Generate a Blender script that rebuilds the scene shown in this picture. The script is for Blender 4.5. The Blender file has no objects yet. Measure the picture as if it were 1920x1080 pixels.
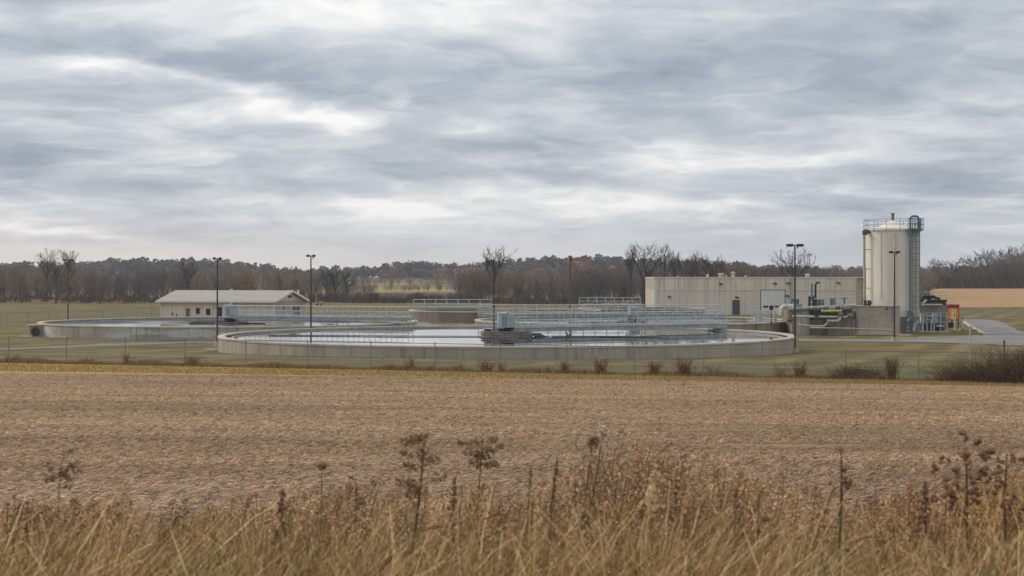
import bpy, math, random
import numpy as np
from mathutils import Vector, Matrix, noise as mnoise

# ------------------------------------------------------------------ camera, world, sun, exposure
S = bpy.context.scene
R = math.radians
EYE = 5.5            # camera height above the plant's ground (the camera stands on the road bank)
F = 2800.0           # focal length in pixels of a 1920 px wide picture
HZ = 525.0           # row of the horizon
cam_d = bpy.data.cameras.new('camera')
cam = bpy.data.objects.new('camera', cam_d)
S.collection.objects.link(cam)
S.camera = cam
cam.location = (0, 0, EYE)
cam.rotation_euler = (R(90), 0, 0)
cam_d.sensor_width = 36
cam_d.lens = 36 * F / 1920
cam_d.shift_y = -15 / 1920
cam_d.clip_start = 0.1
cam_d.clip_end = 20000
cam_d.dof.use_dof = True
cam_d.dof.focus_distance = 120
cam_d.dof.aperture_fstop = 6.5
S.view_settings.view_transform = 'Standard'
S.view_settings.look = 'None'
S.view_settings.exposure = 0.46
S.view_settings.gamma = 1

SUN_EL, SUN_AZ = R(32), R(-62)      # azimuth from straight ahead, negative = left

class NB:
    """small helper that writes node expressions"""
    def __init__(s, tree): s.t = tree
    def node(s, typ, **kw):
        n = s.t.nodes.new(typ)
        for k, v in kw.items(): setattr(n, k, v)
        return n
    def put(s, sock, v):
        if isinstance(v, bpy.types.NodeSocket): s.t.links.new(v, sock)
        else:
            try: sock.default_value = v
            except Exception: sock.default_value = (v[0], v[1], v[2], 1) if len(v) == 3 else v
    def m(s, op, *a, clamp=False):
        n = s.node('ShaderNodeMath', operation=op); n.use_clamp = clamp
        for i, v in enumerate(a): s.put(n.inputs[i], v)
        return n.outputs[0]
    def add(s, a, b): return s.m('ADD', a, b)
    def sub(s, a, b): return s.m('SUBTRACT', a, b)
    def mul(s, a, b): return s.m('MULTIPLY', a, b)
    def vm(s, op, a, b=None):
        n = s.node('ShaderNodeVectorMath', operation=op)
        s.put(n.inputs[0], a)
        if b is not None: s.put(n.inputs[1], b)
        return n.outputs[0]
    def noise(s, vec, scale, detail=4, rough=.55, dist=0.0, color=False):
        n = s.node('ShaderNodeTexNoise')
        if vec is not None: s.put(n.inputs['Vector'], vec)
        n.inputs['Scale'].default_value = scale; n.inputs['Detail'].default_value = detail
        n.inputs['Roughness'].default_value = rough; n.inputs['Distortion'].default_value = dist
        return n.outputs['Color'] if color else n.outputs['Fac']
    def mapr(s, v, a, b, c=0.0, d=1.0, smooth=True):
        n = s.node('ShaderNodeMapRange'); n.interpolation_type = 'SMOOTHSTEP' if smooth else 'LINEAR'
        s.put(n.inputs['Value'], v)
        for k, x in (('From Min', a), ('From Max', b), ('To Min', c), ('To Max', d)): s.put(n.inputs[k], x)
        return n.outputs[0]
    def mix(s, f, a, b, blend='MIX'):
        n = s.node('ShaderNodeMix', data_type='RGBA', blend_type=blend)
        s.put(n.inputs['Factor'], f)
        ins = [i for i in n.inputs if i.type == 'RGBA']
        s.put(ins[0], a); s.put(ins[1], b)
        return [o for o in n.outputs if o.type == 'RGBA'][0]
    def comb(s, x, y, z):
        n = s.node('ShaderNodeCombineXYZ')
        for i, v in enumerate((x, y, z)): s.put(n.inputs[i], v)
        return n.outputs[0]
    def sep(s, v):
        n = s.node('ShaderNodeSeparateXYZ'); s.put(n.inputs[0], v)
        return n.outputs[0], n.outputs[1], n.outputs[2]
    def scale(s, v, xyz): return s.vm('MULTIPLY', v, xyz)

def make_world():
    w = bpy.data.worlds.new('World'); S.world = w; w.use_nodes = True
    t = w.node_tree; t.nodes.clear(); b = NB(t)
    out = b.node('ShaderNodeOutputWorld'); bg = b.node('ShaderNodeBackground')
    sky = b.node('ShaderNodeTexSky', sky_type='NISHITA')
    sky.sun_disc = False; sky.sun_elevation = SUN_EL; sky.sun_rotation = SUN_AZ
    sky.air_density = 1.0; sky.dust_density = 2.0
    tc = b.node('ShaderNodeTexCoord').outputs['Generated']
    x, y, z = b.sep(tc)
    az = b.mul(b.m('ARCTAN2', x, y), F / 1000)             # in thousands of picture pixels, a plain angle
    el = b.mul(b.m('ARCSINE', b.m('MINIMUM', b.m('MAXIMUM', z, -1.0), 1.0)), F / 1000)
    # the cloud deck lies on a plane overhead, seen foreshortened towards the horizon
    zz = b.m('ADD', b.m('MAXIMUM', z, 0.0), 0.15)
    cu = b.m('DIVIDE', x, zz); cv = b.m('DIVIDE', y, zz)
    cp = b.comb(cu, b.mul(cv, 1.15), 0.0)
    wob = b.vm('SUBTRACT', b.noise(cp, 2.2, 4, .55, color=True), (.5, .5, .5))
    cpw = b.vm('ADD', cp, b.scale(wob, (.42, .42, 0)))
    n1 = b.noise(cpw, 1.15, 6, .5)                       # big cloud masses
    n2 = b.noise(b.vm('ADD', cpw, (7.3, 1.9, 0)), 3.1, 7, .55)       # medium
    n3 = b.noise(b.vm('ADD', cpw, (2.3, 8.1, 0)), 8.0, 6, .58)       # wisps
    billow = b.m('ABSOLUTE', b.sub(b.noise(b.vm('ADD', cpw, (4.4, 3.1, 0)), 2.0, 6, .55), .5))   # thin bright seams between the clouds
    seam = b.mapr(billow, .07, 0.0)
    # placed masses: (azimuth px, height px above horizon, half width, half height, amount)
    wa = b.noise(b.comb(b.mul(az, 2.6), b.mul(el, 6.5), 3.3), 1.0, 5, .6, color=True)
    wx, wy, wz = b.sep(wa)
    a2 = b.add(az, b.mul(b.sub(wx, .5), .40)); e2 = b.add(el, b.mul(b.sub(wy, .5), .12))
    blobs = [(120, 12, 200, 34, -.38), (60, 105, 110, 40, -.22), (300, 105, 200, 45, -.20), (700, 165, 260, 50, -.34), (560, 120, 130, 40, -.12),
             (1250, 160, 330, 55, -.30), (1650, 90, 330, 65, -.24), (1720, 170, 280, 60, -.20), (90, 310, 190, 48, -.42), (450, 345, 260, 18, -.24), (520, 255, 160, 22, -.20),
             (1050, 285, 160, 24, -.30), (1700, 340, 280, 25, -.28), (1000, 340, 160, 14, -.22), (1450, 260, 220, 24, -.16), (1830, 290, 130, 30, -.10),
             (190, 138, 60, 17, .75), (290, 142, 60, 10, .35), (350, 148, 40, 8, .35), (90, 95, 60, 20, .35), (20, 45, 40, 20, .4), (410, 162, 45, 11, .6), (470, 192, 50, 12, .6), (550, 213, 80, 10, .55), (640, 232, 55, 17, .8), (715, 198, 16, 14, .35), (860, 245, 90, 18, .28),
             (590, 20, 120, 26, .25), (860, 40, 140, 30, .22), (1320, 35, 150, 34, .30), (980, 70, 120, 35, .25), (1720, 15, 90, 18, .2), (420, 60, 160, 30, .18),
             (1190, 285, 70, 11, .42), (1120, 310, 180, 14, .25), (1330, 380, 220, 10, .32), (640, 385, 300, 12, .22), (90, 445, 90, 9, .75), (190, 458, 60, 6, .55), (1870, 222, 60, 12, .28),
             (1780, 462, 50, 4, .35), (1640, 215, 120, 14, .12), (1000, 400, 300, 14, .18)]
    acc = None
    for (bx, by, hw, hh, amt) in blobs:
        if amt > 0: amt, hw, hh = amt*.72, hw*1.25, hh*1.25
        cx = (bx - 960) / 1000; cy = (HZ - by) / 1000
        dx = b.m('DIVIDE', b.sub(a2, cx), hw / 1000); dy = b.m('DIVIDE', b.sub(e2, cy), hh / 1000)
        q = b.add(b.mul(dx, dx), b.mul(dy, dy))
        g = b.mul(b.m('EXPONENT', b.mul(q, -1.0)), amt)
        acc = g if acc is None else b.add(acc, g)
    br = b.add(b.mul(b.sub(n1, .5), 1.40), b.mul(b.sub(n2, .5), .80))
    br = b.add(br, b.mul(b.sub(n3, .5), .20))
    br = b.add(br, b.mul(seam, .10))
    fadeN = b.mapr(el, .0, .14, .55, 1.0)
    br = b.mul(br, fadeN)
    br = b.add(b.add(br, b.mul(acc, .98)), .56)
    r = b.node('ShaderNodeValToRGB'); b.put(r.inputs[0], br)
    cr = r.color_ramp
    stops = [(0.0, (.20, .235, .29)), (.25, (.275, .31, .365)), (.5, (.395, .425, .465)), (.75, (.56, .57, .585)), (1.0, (.76, .745, .725))]
    while len(cr.elements) < len(stops): cr.elements.new(.5)
    for e, (p, c) in zip(cr.elements, stops): e.position = p; e.color = (*c, 1)
    # the pale air close to the horizon, warmer on the left where the low sun is behind the deck
    hzc = b.mix(b.mapr(az, -.9, .5), (.72, .60, .50, 1), (.46, .475, .495, 1))
    col = b.mix(b.mapr(el, .0, .13, .75, 0.0), r.outputs[0], hzc)
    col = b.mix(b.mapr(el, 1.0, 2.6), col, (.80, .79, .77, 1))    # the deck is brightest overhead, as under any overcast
    col = b.mix(1.0, col, (10, 10, 10, 1), 'MULTIPLY')        # to the sky texture's units
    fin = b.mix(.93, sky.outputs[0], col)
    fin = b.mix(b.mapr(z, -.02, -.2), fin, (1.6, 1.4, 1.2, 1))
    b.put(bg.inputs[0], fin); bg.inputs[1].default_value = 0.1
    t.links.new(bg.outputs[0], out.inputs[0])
make_world()

sl = bpy.data.lights.new('sun', 'SUN'); sl.energy = 1.5; sl.angle = R(14); sl.color = (1, .89, .74)
so = bpy.data.objects.new('sun', sl); S.collection.objects.link(so)
sd = Vector((math.sin(SUN_AZ) * math.cos(SUN_EL), math.cos(SUN_AZ) * math.cos(SUN_EL) * -.6, math.sin(SUN_EL)))
sd = Vector((math.sin(SUN_AZ) * math.cos(SUN_EL), math.cos(SUN_AZ) * math.cos(SUN_EL), math.sin(SUN_EL)))
so.rotation_euler = sd.to_track_quat('Z', 'Y').to_euler(); so.location = (-60, 30, 60)

# ------------------------------------------------------------------ helpers
random.seed(7); RNG = np.random.default_rng(11)
C = S.collection
def X(px, Y): return (px - 960) / F * Y
def Zp(py, Y): return EYE - (py - HZ) / F * Y
def P(px, py, Y): return Vector((X(px, Y), Y, Zp(py, Y)))

def tag(o, label=None, cat=None, group=None, kind=None):
    if label: o['label'] = label
    if cat: o['category'] = cat
    if group: o['group'] = group
    if kind: o['kind'] = kind
    return o
def thing(name, label, cat, loc=(0, 0, 0), rz=0, group=None):
    o = bpy.data.objects.new(name, None); C.objects.link(o)
    o.location = loc; o.rotation_euler = (0, 0, rz); o.empty_display_size = .3
    return tag(o, label, cat, group)
def copy_tree(o, parent=None):
    c = o.copy(); C.objects.link(c); c.parent = parent
    for ch in list(o.children): copy_tree(ch, c)
    return c

class MB:
    def __init__(s): s.v = []; s.f = []
    def quad(s, a, b, c, d):
        n = len(s.v); s.v += [tuple(a), tuple(b), tuple(c), tuple(d)]; s.f.append((n, n+1, n+2, n+3)); return s
    def box(s, x0, y0, z0, x1, y1, z1, bev=0.0):
        n = len(s.v)
        s.v += [(x0,y0,z0),(x1,y0,z0),(x1,y1,z0),(x0,y1,z0),(x0,y0,z1),(x1,y0,z1),(x1,y1,z1),(x0,y1,z1)]
        s.f += [tuple(n+i for i in q) for q in ((3,2,1,0),(4,5,6,7),(0,1,5,4),(1,2,6,5),(2,3,7,6),(3,0,4,7))]
        return s
    def obox(s, p, q, w, z0, z1):
        """upright box along p->q (xy), thickness w"""
        p = Vector((p[0], p[1], 0)); q = Vector((q[0], q[1], 0)); d = (q-p).normalized(); nn = Vector((-d.y, d.x, 0)) * w/2
        n = len(s.v)
        for zz in (z0, z1):
            for a in (p-nn, q-nn, q+nn, p+nn): s.v.append((a.x, a.y, zz))
        s.f += [tuple(n+i for i in k) for k in ((3,2,1,0),(4,5,6,7),(0,1,5,4),(1,2,6,5),(2,3,7,6),(3,0,4,7))]
        return s
    def cyl(s, p, q, r0, r1=None, n=8, caps=True):
        r1 = r0 if r1 is None else r1
        p = Vector(p); q = Vector(q); d = (q-p)
        if d.length < 1e-6: return s
        d.normalize(); u = d.orthogonal().normalized(); w = d.cross(u); b = len(s.v)
        for (c, r) in ((p, r0), (q, r1)):
            for i in range(n):
                a = 2*math.pi*i/n; s.v.append(tuple(c + (u*math.cos(a) + w*math.sin(a))*r))
        for i in range(n): s.f.append((b+i, b+(i+1) % n, b+n+(i+1) % n, b+n+i))
        if caps: s.f.append(tuple(b+n-1-i for i in range(n))); s.f.append(tuple(b+n+i for i in range(n)))
        return s
    def tube(s, pts, r, n=8):
        pts = [Vector(p) for p in pts]; rs = r if isinstance(r, (list, tuple)) else [r]*len(pts)
        b = len(s.v); ref = None
        for k, p in enumerate(pts):
            a = pts[max(k-1, 0)]; c = pts[min(k+1, len(pts)-1)]; d = (c-a).normalized()
            if ref is None: ref = d.orthogonal().normalized()
            u = (ref - d*ref.dot(d)); u = u.normalized() if u.length > 1e-4 else d.orthogonal().normalized()
            ref = u; w = d.cross(u)
            for i in range(n):
                t = 2*math.pi*i/n; s.v.append(tuple(p + (u*math.cos(t)+w*math.sin(t))*rs[k]))
        for k in range(len(pts)-1):
            for i in range(n):
                s.f.append((b+k*n+i, b+k*n+(i+1) % n, b+(k+1)*n+(i+1) % n, b+(k+1)*n+i))
        s.f.append(tuple(b+n-1-i for i in range(n))); e = b+(len(pts)-1)*n; s.f.append(tuple(e+i for i in range(n)))
        return s
    def lathe(s, prof, c=(0,0), n=48, a0=0, a1=2*math.pi, closed=True):
        """prof: list of (r,z); closed revolves a closed loop"""
        b = len(s.v); full = abs(a1-a0-2*math.pi) < 1e-6; m = n if full else n+1; k = len(prof)
        for i in range(m):
            a = a0+(a1-a0)*i/n
            for (r, z) in prof: s.v.append((c[0]+r*math.cos(a), c[1]+r*math.sin(a), z))
        for i in range(n):
            j = (i+1) % m
            for q in range(k if closed else k-1):
                q2 = (q+1) % k
                s.f.append((b+i*k+q, b+j*k+q, b+j*k+q2, b+i*k+q2))
        return s
    def build(s, name, mat, parent=None, smooth=False, bevel=0, **kw):
        me = bpy.data.meshes.new(name); me.from_pydata(s.v, [], s.f); me.validate(); me.update()
        if mat: me.materials.append(mat)
        if smooth:
            me.polygons.foreach_set('use_smooth', [True]*len(me.polygons)); me.set_sharp_from_angle(angle=R(40))
        o = bpy.data.objects.new(name, me); C.objects.link(o)
        if parent is not None: o.parent = parent
        if bevel:
            mo = o.modifiers.new('bevel', 'BEVEL'); mo.width = bevel; mo.segments = 2; mo.limit_method = 'ANGLE'
        return o

def fast_mesh(name, v, k, mat, col=None, parent=None):
    """v: (M*k,3) array, consecutive k-gons; col: (M*k,3)"""
    n = len(v); m = n // k
    me = bpy.data.meshes.new(name); me.vertices.add(n); me.vertices.foreach_set('co', np.ascontiguousarray(v, dtype=np.float32).ravel())
    me.loops.add(n); me.loops.foreach_set('vertex_index', np.arange(n, dtype=np.int32))
    me.polygons.add(m); me.polygons.foreach_set('loop_start', np.arange(0, n, k, dtype=np.int32))
    try: me.polygons.foreach_set('loop_total', np.full(m, k, dtype=np.int32))
    except Exception: pass
    if col is not None:
        a = me.color_attributes.new('Col', 'FLOAT_COLOR', 'POINT')
        c4 = np.ones((n, 4), dtype=np.float32); c4[:, :3] = col; a.data.foreach_set('color', c4.ravel())
    me.update(calc_edges=True); me.materials.append(mat)
    o = bpy.data.objects.new(name, me); C.objects.link(o)
    if parent is not None: o.parent = parent
    return o

# ------------------------------------------------------------------ materials
def newmat(name):
    m = bpy.data.materials.new(name); m.use_nodes = True; t = m.node_tree; t.nodes.clear(); b = NB(t)
    out = b.node('ShaderNodeOutputMaterial'); p = b.node('ShaderNodeBsdfPrincipled')
    t.links.new(p.outputs[0], out.inputs[0]); return m, b, p, out
def bump(b, p, h, strength=.4, dist=.02):
    n = b.node('ShaderNodeBump'); n.inputs['Strength'].default_value = strength; n.inputs['Distance'].default_value = dist
    b.put(n.inputs['Height'], h); b.t.links.new(n.outputs[0], p.inputs['Normal'])
def gpos(b): return b.node('ShaderNodeNewGeometry').outputs['Position']

def mat_plain(name, col, rough=.6, metal=0.0, var=.18, scale=3.0, spec=.4, bmp=0):
    m, b, p, o = newmat(name); pos = gpos(b)
    n = b.noise(pos, scale, 6, .65)
    c1 = tuple(c*(1-var) for c in col); c2 = tuple(min(1, c*(1+var)) for c in col)
    b.put(p.inputs['Base Color'], b.mix(b.mapr(n, .3, .7), (*c1, 1), (*c2, 1)))
    p.inputs['Roughness'].default_value = rough; p.inputs['Metallic'].default_value = metal; p.inputs['Specular IOR Level'].default_value = spec
    if bmp: bump(b, p, n, bmp, .02)
    return m

def mat_concrete(name, c1, c2, stain, zt=None, joint=None, streak=.75, patch=None, moss=None):
    m, b, p, o = newmat(name); pos = gpos(b)
    big = b.noise(pos, .35, 5, .6); fine = b.noise(pos, 6.0, 6, .7)
    col = b.mix(b.mapr(big, .35, .68), (*c1, 1), (*c2, 1))
    if patch: col = b.mix(b.mul(b.mapr(b.noise(b.scale(pos, (.16, .16, 1.1)), 1.0, 4, .6), .50, .58), .8), col, (*patch, 1))
    st = b.noise(b.scale(pos, (2.6, 2.6, .12)), 1.0, 6, .7)          # run-off streaks down the face
    st2 = b.noise(b.scale(pos, (.9, .9, .25)), 1.0, 4, .6)
    col = b.mix(b.mul(b.mapr(b.add(b.mul(st, .65), b.mul(st2, .35)), .49, .66), streak), col, (*stain, 1))
    if moss: col = b.mix(b.mul(b.mapr(b.noise(b.scale(pos, (1.3, 1.3, 2)), 1.0, 5, .6), .52, .7), .7), col, (*moss, 1))
    col = b.mix(b.mul(b.mapr(fine, .2, .8), .35), col, (*[c*.55 for c in c1], 1))
    b.put(p.inputs['Base Color'], col); p.inputs['Roughness'].default_value = .88; p.inputs['Specular IOR Level'].default_value = .25
    bump(b, p, b.add(fine, b.mul(st, .6)), .35, .02)
    return m
M = {}
M['conc_front'] = mat_concrete('conc_front', (.35, .305, .245), (.46, .41, .335), (.15, .13, .105), streak=.85)
M['conc_left'] = mat_concrete('conc_left', (.33, .30, .26), (.44, .41, .36), (.14, .125, .11), streak=.8, patch=(.56, .57, .57))
M['conc_far'] = mat_concrete('conc_far', (.19, .155, .125), (.255, .21, .17), (.09, .075, .06), streak=.7)
M['conc_brown'] = mat_concrete('conc_brown', (.24, .20, .15), (.33, .28, .21), (.10, .08, .055), streak=.8, moss=(.13, .12, .05))
M['coping'] = mat_concrete('coping', (.44, .385, .31), (.54, .48, .40), (.22, .19, .15), streak=.5)
M['inner'] = mat_concrete('inner', (.30, .335, .355), (.46, .50, .52), (.10, .12, .13), streak=.85)
M['pier'] = mat_concrete('pier', (.24, .21, .17), (.33, .29, .235), (.05, .045, .04), streak=.9)
M['block'] = mat_concrete('block', (.38, .335, .28), (.49, .445, .38), (.12, .10, .085), streak=.85)
M['block_dark'] = mat_concrete('block_dark', (.21, .185, .155), (.31, .275, .235), (.07, .06, .05), streak=.9)
M['galv'] = mat_plain('galv', (.44, .485, .51), .5, .2, .25, 5)
M['fence_steel'] = mat_plain('fence_steel', (.20, .215, .22), .5, .4, .2, 5)
M['galv_pale'] = mat_plain('galv_pale', (.38, .42, .44), .5, .4, .2, 5)
M['beam'] = mat_plain('beam', (.31, .36, .39), .5, .2, .25, 2)
M['drive'] = mat_plain('drive', (.33, .40, .43), .5, .0, .15, 2)
M['dark'] = mat_plain('dark', (.028, .03, .034), .5, .3, .3, 4)
M['rust'] = mat_plain('rust', (.11, .07, .05), .85, 0, .4, 8)
M['pole'] = mat_plain('pole', (.05, .048, .05), .5, .4, .3, 2)
M['pole_grey'] = mat_plain('pole_grey', (.13, .125, .12), .5, .4, .3, 2)
M['lens'] = mat_plain('lens', (.10, .12, .14), .25, 0, .1, 2)
M['white'] = mat_plain('white', (.74, .72, .68), .55, 0, .1, 1.5)
M['white_pipe'] = mat_plain('white_pipe', (.50, .48, .43), .5, 0, .25, 3)
M['trim'] = mat_plain('trim', (.66, .655, .63), .5, 0, .08, 2)
M['green_pipe'] = mat_plain('green_pipe', (.32, .345, .29), .55, 0, .35, 3)
M['yellow'] = mat_plain('yellow', (.50, .42, .10), .55, 0, .3, 4)
M['glass'] = mat_plain('glass', (.02, .025, .03), .08, 0, .2, 1, .6)
M['teal'] = mat_plain('teal', (.035, .075, .08), .5, 0, .15, 2)
M['blue_steel'] = mat_plain('blue_steel', (.115, .18, .215), .5, .35, .25, 3)
M['tan_pipe'] = mat_plain('tan_pipe', (.42, .35, .28), .6, 0, .25, 2)
M['red'] = mat_plain('red', (.26, .035, .02), .6, 0, .3, 3)
M['orange'] = mat_plain('orange', (.66, .23, .025), .6, 0, .25, 5)
M['amber'] = mat_plain('amber', (.80, .46, .10), .6, 0, .25, 5)
M['cream'] = mat_plain('cream', (.72, .60, .36), .6, 0, .15, 5)
M['roofstuff'] = mat_plain('roofstuff', (.36, .32, .26), .7, 0, .2, 3)

def mat_siding(name, c, stain, rib=.0, ribax=0, zlow=None, low=None):
    m, b, p, o = newmat(name); pos = b.node('ShaderNodeTexCoord').outputs['Object']; x, y, z = b.sep(pos)
    ax = x if ribax == 0 else y
    col = b.mix(b.mapr(b.noise(pos, .25, 4, .6), .35, .65), (*[k*.92 for k in c], 1), (*[min(1, k*1.06) for k in c], 1))
    st = b.noise(b.scale(pos, (2.2, 2.2, .08)), 1.0, 6, .7)
    col = b.mix(b.mul(b.mapr(st, .47, .66), .6), col, (*stain, 1))
    if rib:
        q = b.m('FRACT', b.m('DIVIDE', ax, rib))
        ln = b.m('MAXIMUM', b.mapr(q, .055, .0), b.mapr(q, .945, 1.0))
        col = b.mix(b.mul(ln, .75), col, (*[k*.42 for k in c], 1))
        bump(b, p, b.mul(ln, -1.0), .5, .03)
    if zlow is not None: col = b.mix(b.mul(b.mapr(z, zlow+.02, zlow-.02), .45), col, (*low, 1))
    b.put(p.inputs['Base Color'], col); p.inputs['Roughness'].default_value = .75; p.inputs['Specular IOR Level'].default_value = .3
    return m
M['panel'] = mat_siding('panel', (.67, .59, .49), (.30, .245, .19), rib=1.6, zlow=3.95, low=(.56, .52, .46))
M['cream_siding'] = mat_siding('cream_siding', (.68, .595, .49), (.38, .32, .26), rib=.9)
M['cream_gable'] = mat_siding('cream_gable', (.68, .595, .49), (.38, .32, .26), rib=.9, ribax=1)
def mat_roof():
    m, b, p, o = newmat('seam_roof'); pos = b.node('ShaderNodeTexCoord').outputs['Object']; x, y, z = b.sep(pos)
    q = b.m('FRACT', b.m('DIVIDE', x, .42)); ln = b.mapr(q, .12, .0)
    col = b.mix(b.mapr(b.noise(b.scale(pos, (.5, 2.5, 1)), 1.0, 5, .6), .35, .7), (.32, .295, .27, 1), (.25, .228, .205, 1))
    col = b.mix(b.mul(ln, .5), col, (.52, .5, .47, 1))
    b.put(p.inputs['Base Color'], col); p.inputs['Roughness'].default_value = .5; bump(b, p, ln, .6, .04)
    return m
M['roof'] = mat_roof()
def mat_silo():
    m, b, p, o = newmat('silo_paint'); pos = b.node('ShaderNodeTexCoord').outputs['Object']; x, y, z = b.sep(pos)
    col = b.mix(b.mapr(b.noise(b.scale(pos, (.7, .7, .15)), 1.0, 5, .6), .35, .68), (.62, .575, .50, 1), (.70, .655, .575, 1))
    st = b.noise(b.scale(pos, (3.0, 3.0, .07)), 1.0, 6, .7)
    col = b.mix(b.mul(b.mapr(st, .52, .7), .45), col, (.36, .31, .25, 1))
    # uneven darker tone towards the ladder side
    side_tone = b.mul(b.mapr(b.add(x, b.mul(b.sub(b.noise(b.scale(pos, (1, 1, .3)), 2.0, 5, .7), .5), 1.3)), 1.15, 2.1), .72)
    col = b.mix(side_tone, col, (.24, .22, .175, 1))
    hz = b.m('FRACT', b.m('DIVIDE', z, 2.05)); ln = b.mapr(hz, .014, .0)
    col = b.mix(b.mul(ln, .22), col, (.3, .27, .22, 1))
    b.put(p.inputs['Base Color'], col); p.inputs['Roughness'].default_value = .55; p.inputs['Specular IOR Level'].default_value = .35
    bump(b, p, b.add(ln, b.mul(st, .2)), .2, .02)
    return m
M['silo'] = mat_silo()

def mat_water(name, c=(.012, .018, .022), film=0.0):
    m, b, p, o = newmat(name); pos = gpos(b)
    n = b.noise(b.scale(pos, (.9, .35, 1)), 1.0, 4, .55); n2 = b.noise(b.scale(pos, (6, 3, 1)), 1.0, 3, .5)
    big = b.noise(b.scale(pos, (.08, .12, 1)), 1.0, 4, .6)
    b.put(p.inputs['Base Color'], b.mix(b.mapr(big, .4, .65), (*c, 1), (c[0]*1.9, c[1]*1.8, c[2]*1.6, 1)))
    b.put(p.inputs['Roughness'], b.mapr(big, .45, .65, .015, .015+.16*film)); p.inputs['IOR'].default_value = 1.33
    nb = b.node('ShaderNodeBump'); nb.inputs['Strength'].default_value = .025; nb.inputs['Distance'].default_value = .03
    b.put(nb.inputs['Height'], b.add(n, b.mul(n2, .2))); b.t.links.new(nb.outputs[0], p.inputs['Normal'])
    return m
M['water'] = mat_water('clarifier_water', film=.15)
M['water_scum'] = mat_water('clarifier_scum_water', (.05, .05, .05), film=1.6)

def mat_attr(name, rough=.9, trans=0.0):
    m, b, p, o = newmat(name); a = b.node('ShaderNodeAttribute'); a.attribute_name = 'Col'
    b.put(p.inputs['Base Color'], a.outputs['Color']); p.inputs['Roughness'].default_value = rough; p.inputs['Specular IOR Level'].default_value = .15
    return m
M['veg'] = mat_attr('dry_vegetation')
M['bark'] = mat_plain('bark', (.055, .046, .040), .95, 0, .35, 6, .1)
M['bark_pale'] = mat_plain('bark_pale', (.10, .085, .072), .95, 0, .3, 6, .1)

# ------------------------------------------------------------------ terrain
SKY_PX = [-400, 0, 100, 200, 240, 300, 380, 430, 480, 540, 600, 640, 690, 730, 770, 820, 850, 900, 960, 1000, 1060, 1150, 1200, 1290, 1350, 1400, 1440, 1500, 1580, 1650, 1735, 1760, 1800, 1850, 1900, 1960, 2300]
SKY_PY = [486, 491, 492, 488, 484, 488, 486, 490, 494, 500, 504, 500, 502, 493, 488, 490, 493, 491, 488, 484, 481, 482, 486, 490, 492, 494, 496, 500, 501, 503, 502, 502, 501, 498, 494, 490, 485]
def skyline(t): return np.interp(960 + F*t, SKY_PX, SKY_PY)
TREE_FAR = 9.5
def gz(x, y):
    x = np.asarray(x, float); y = np.asarray(y, float)
    t = x / np.maximum(np.abs(y), 40)
    near = np.interp(y, [-50, 3, 8, 14, 20, 30, 45, 60, 70, 80, 95, 112, 122], [4.2, 4.18, 3.88, 3.15, 2.7, 2.1, 1.35, .8, .55, .5, .45, .08, 0])
    tilt = -.010*np.clip(x, -60, 60)*np.interp(y, [30, 70, 95, 112], [0, 1, .6, 0])
    hill = np.maximum(EYE + (HZ - skyline(t))*1100/F - TREE_FAR, 7.2)
    w = np.interp(960+F*t, [1640, 1760], [0, 1])
    mid = [np.interp(y, [340, 420, 600, 850], [0, .3, 2.0, 5.5]), np.interp(y, [300, 450, 600, 850], [0, 3.0, 5.0, 6.5])]
    m = mid[0]*(1-w) + mid[1]*w
    far = np.interp(y, [850, 1100, 1500, 3000, 7000], [0, 1, 1.15, .3, 0])
    z = near + tilt + np.where(y > 850, m*(1-np.clip(far, 0, 1)) + hill*far, m)
    und = .25*np.sin(x*.021+1)*np.sin(y*.017) + .2*np.sin(x*.05)*np.sin(y*.043+2)
    z = z + und*np.interp(y, [230, 330], [0, 1])
    back = np.interp(y, [-2000, -50, 0], [4.5, 3.9, 0])*(y < -50)
    return np.where(y < -50, 4.2, z)
def g(x, y): return float(gz(x, y))

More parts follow.
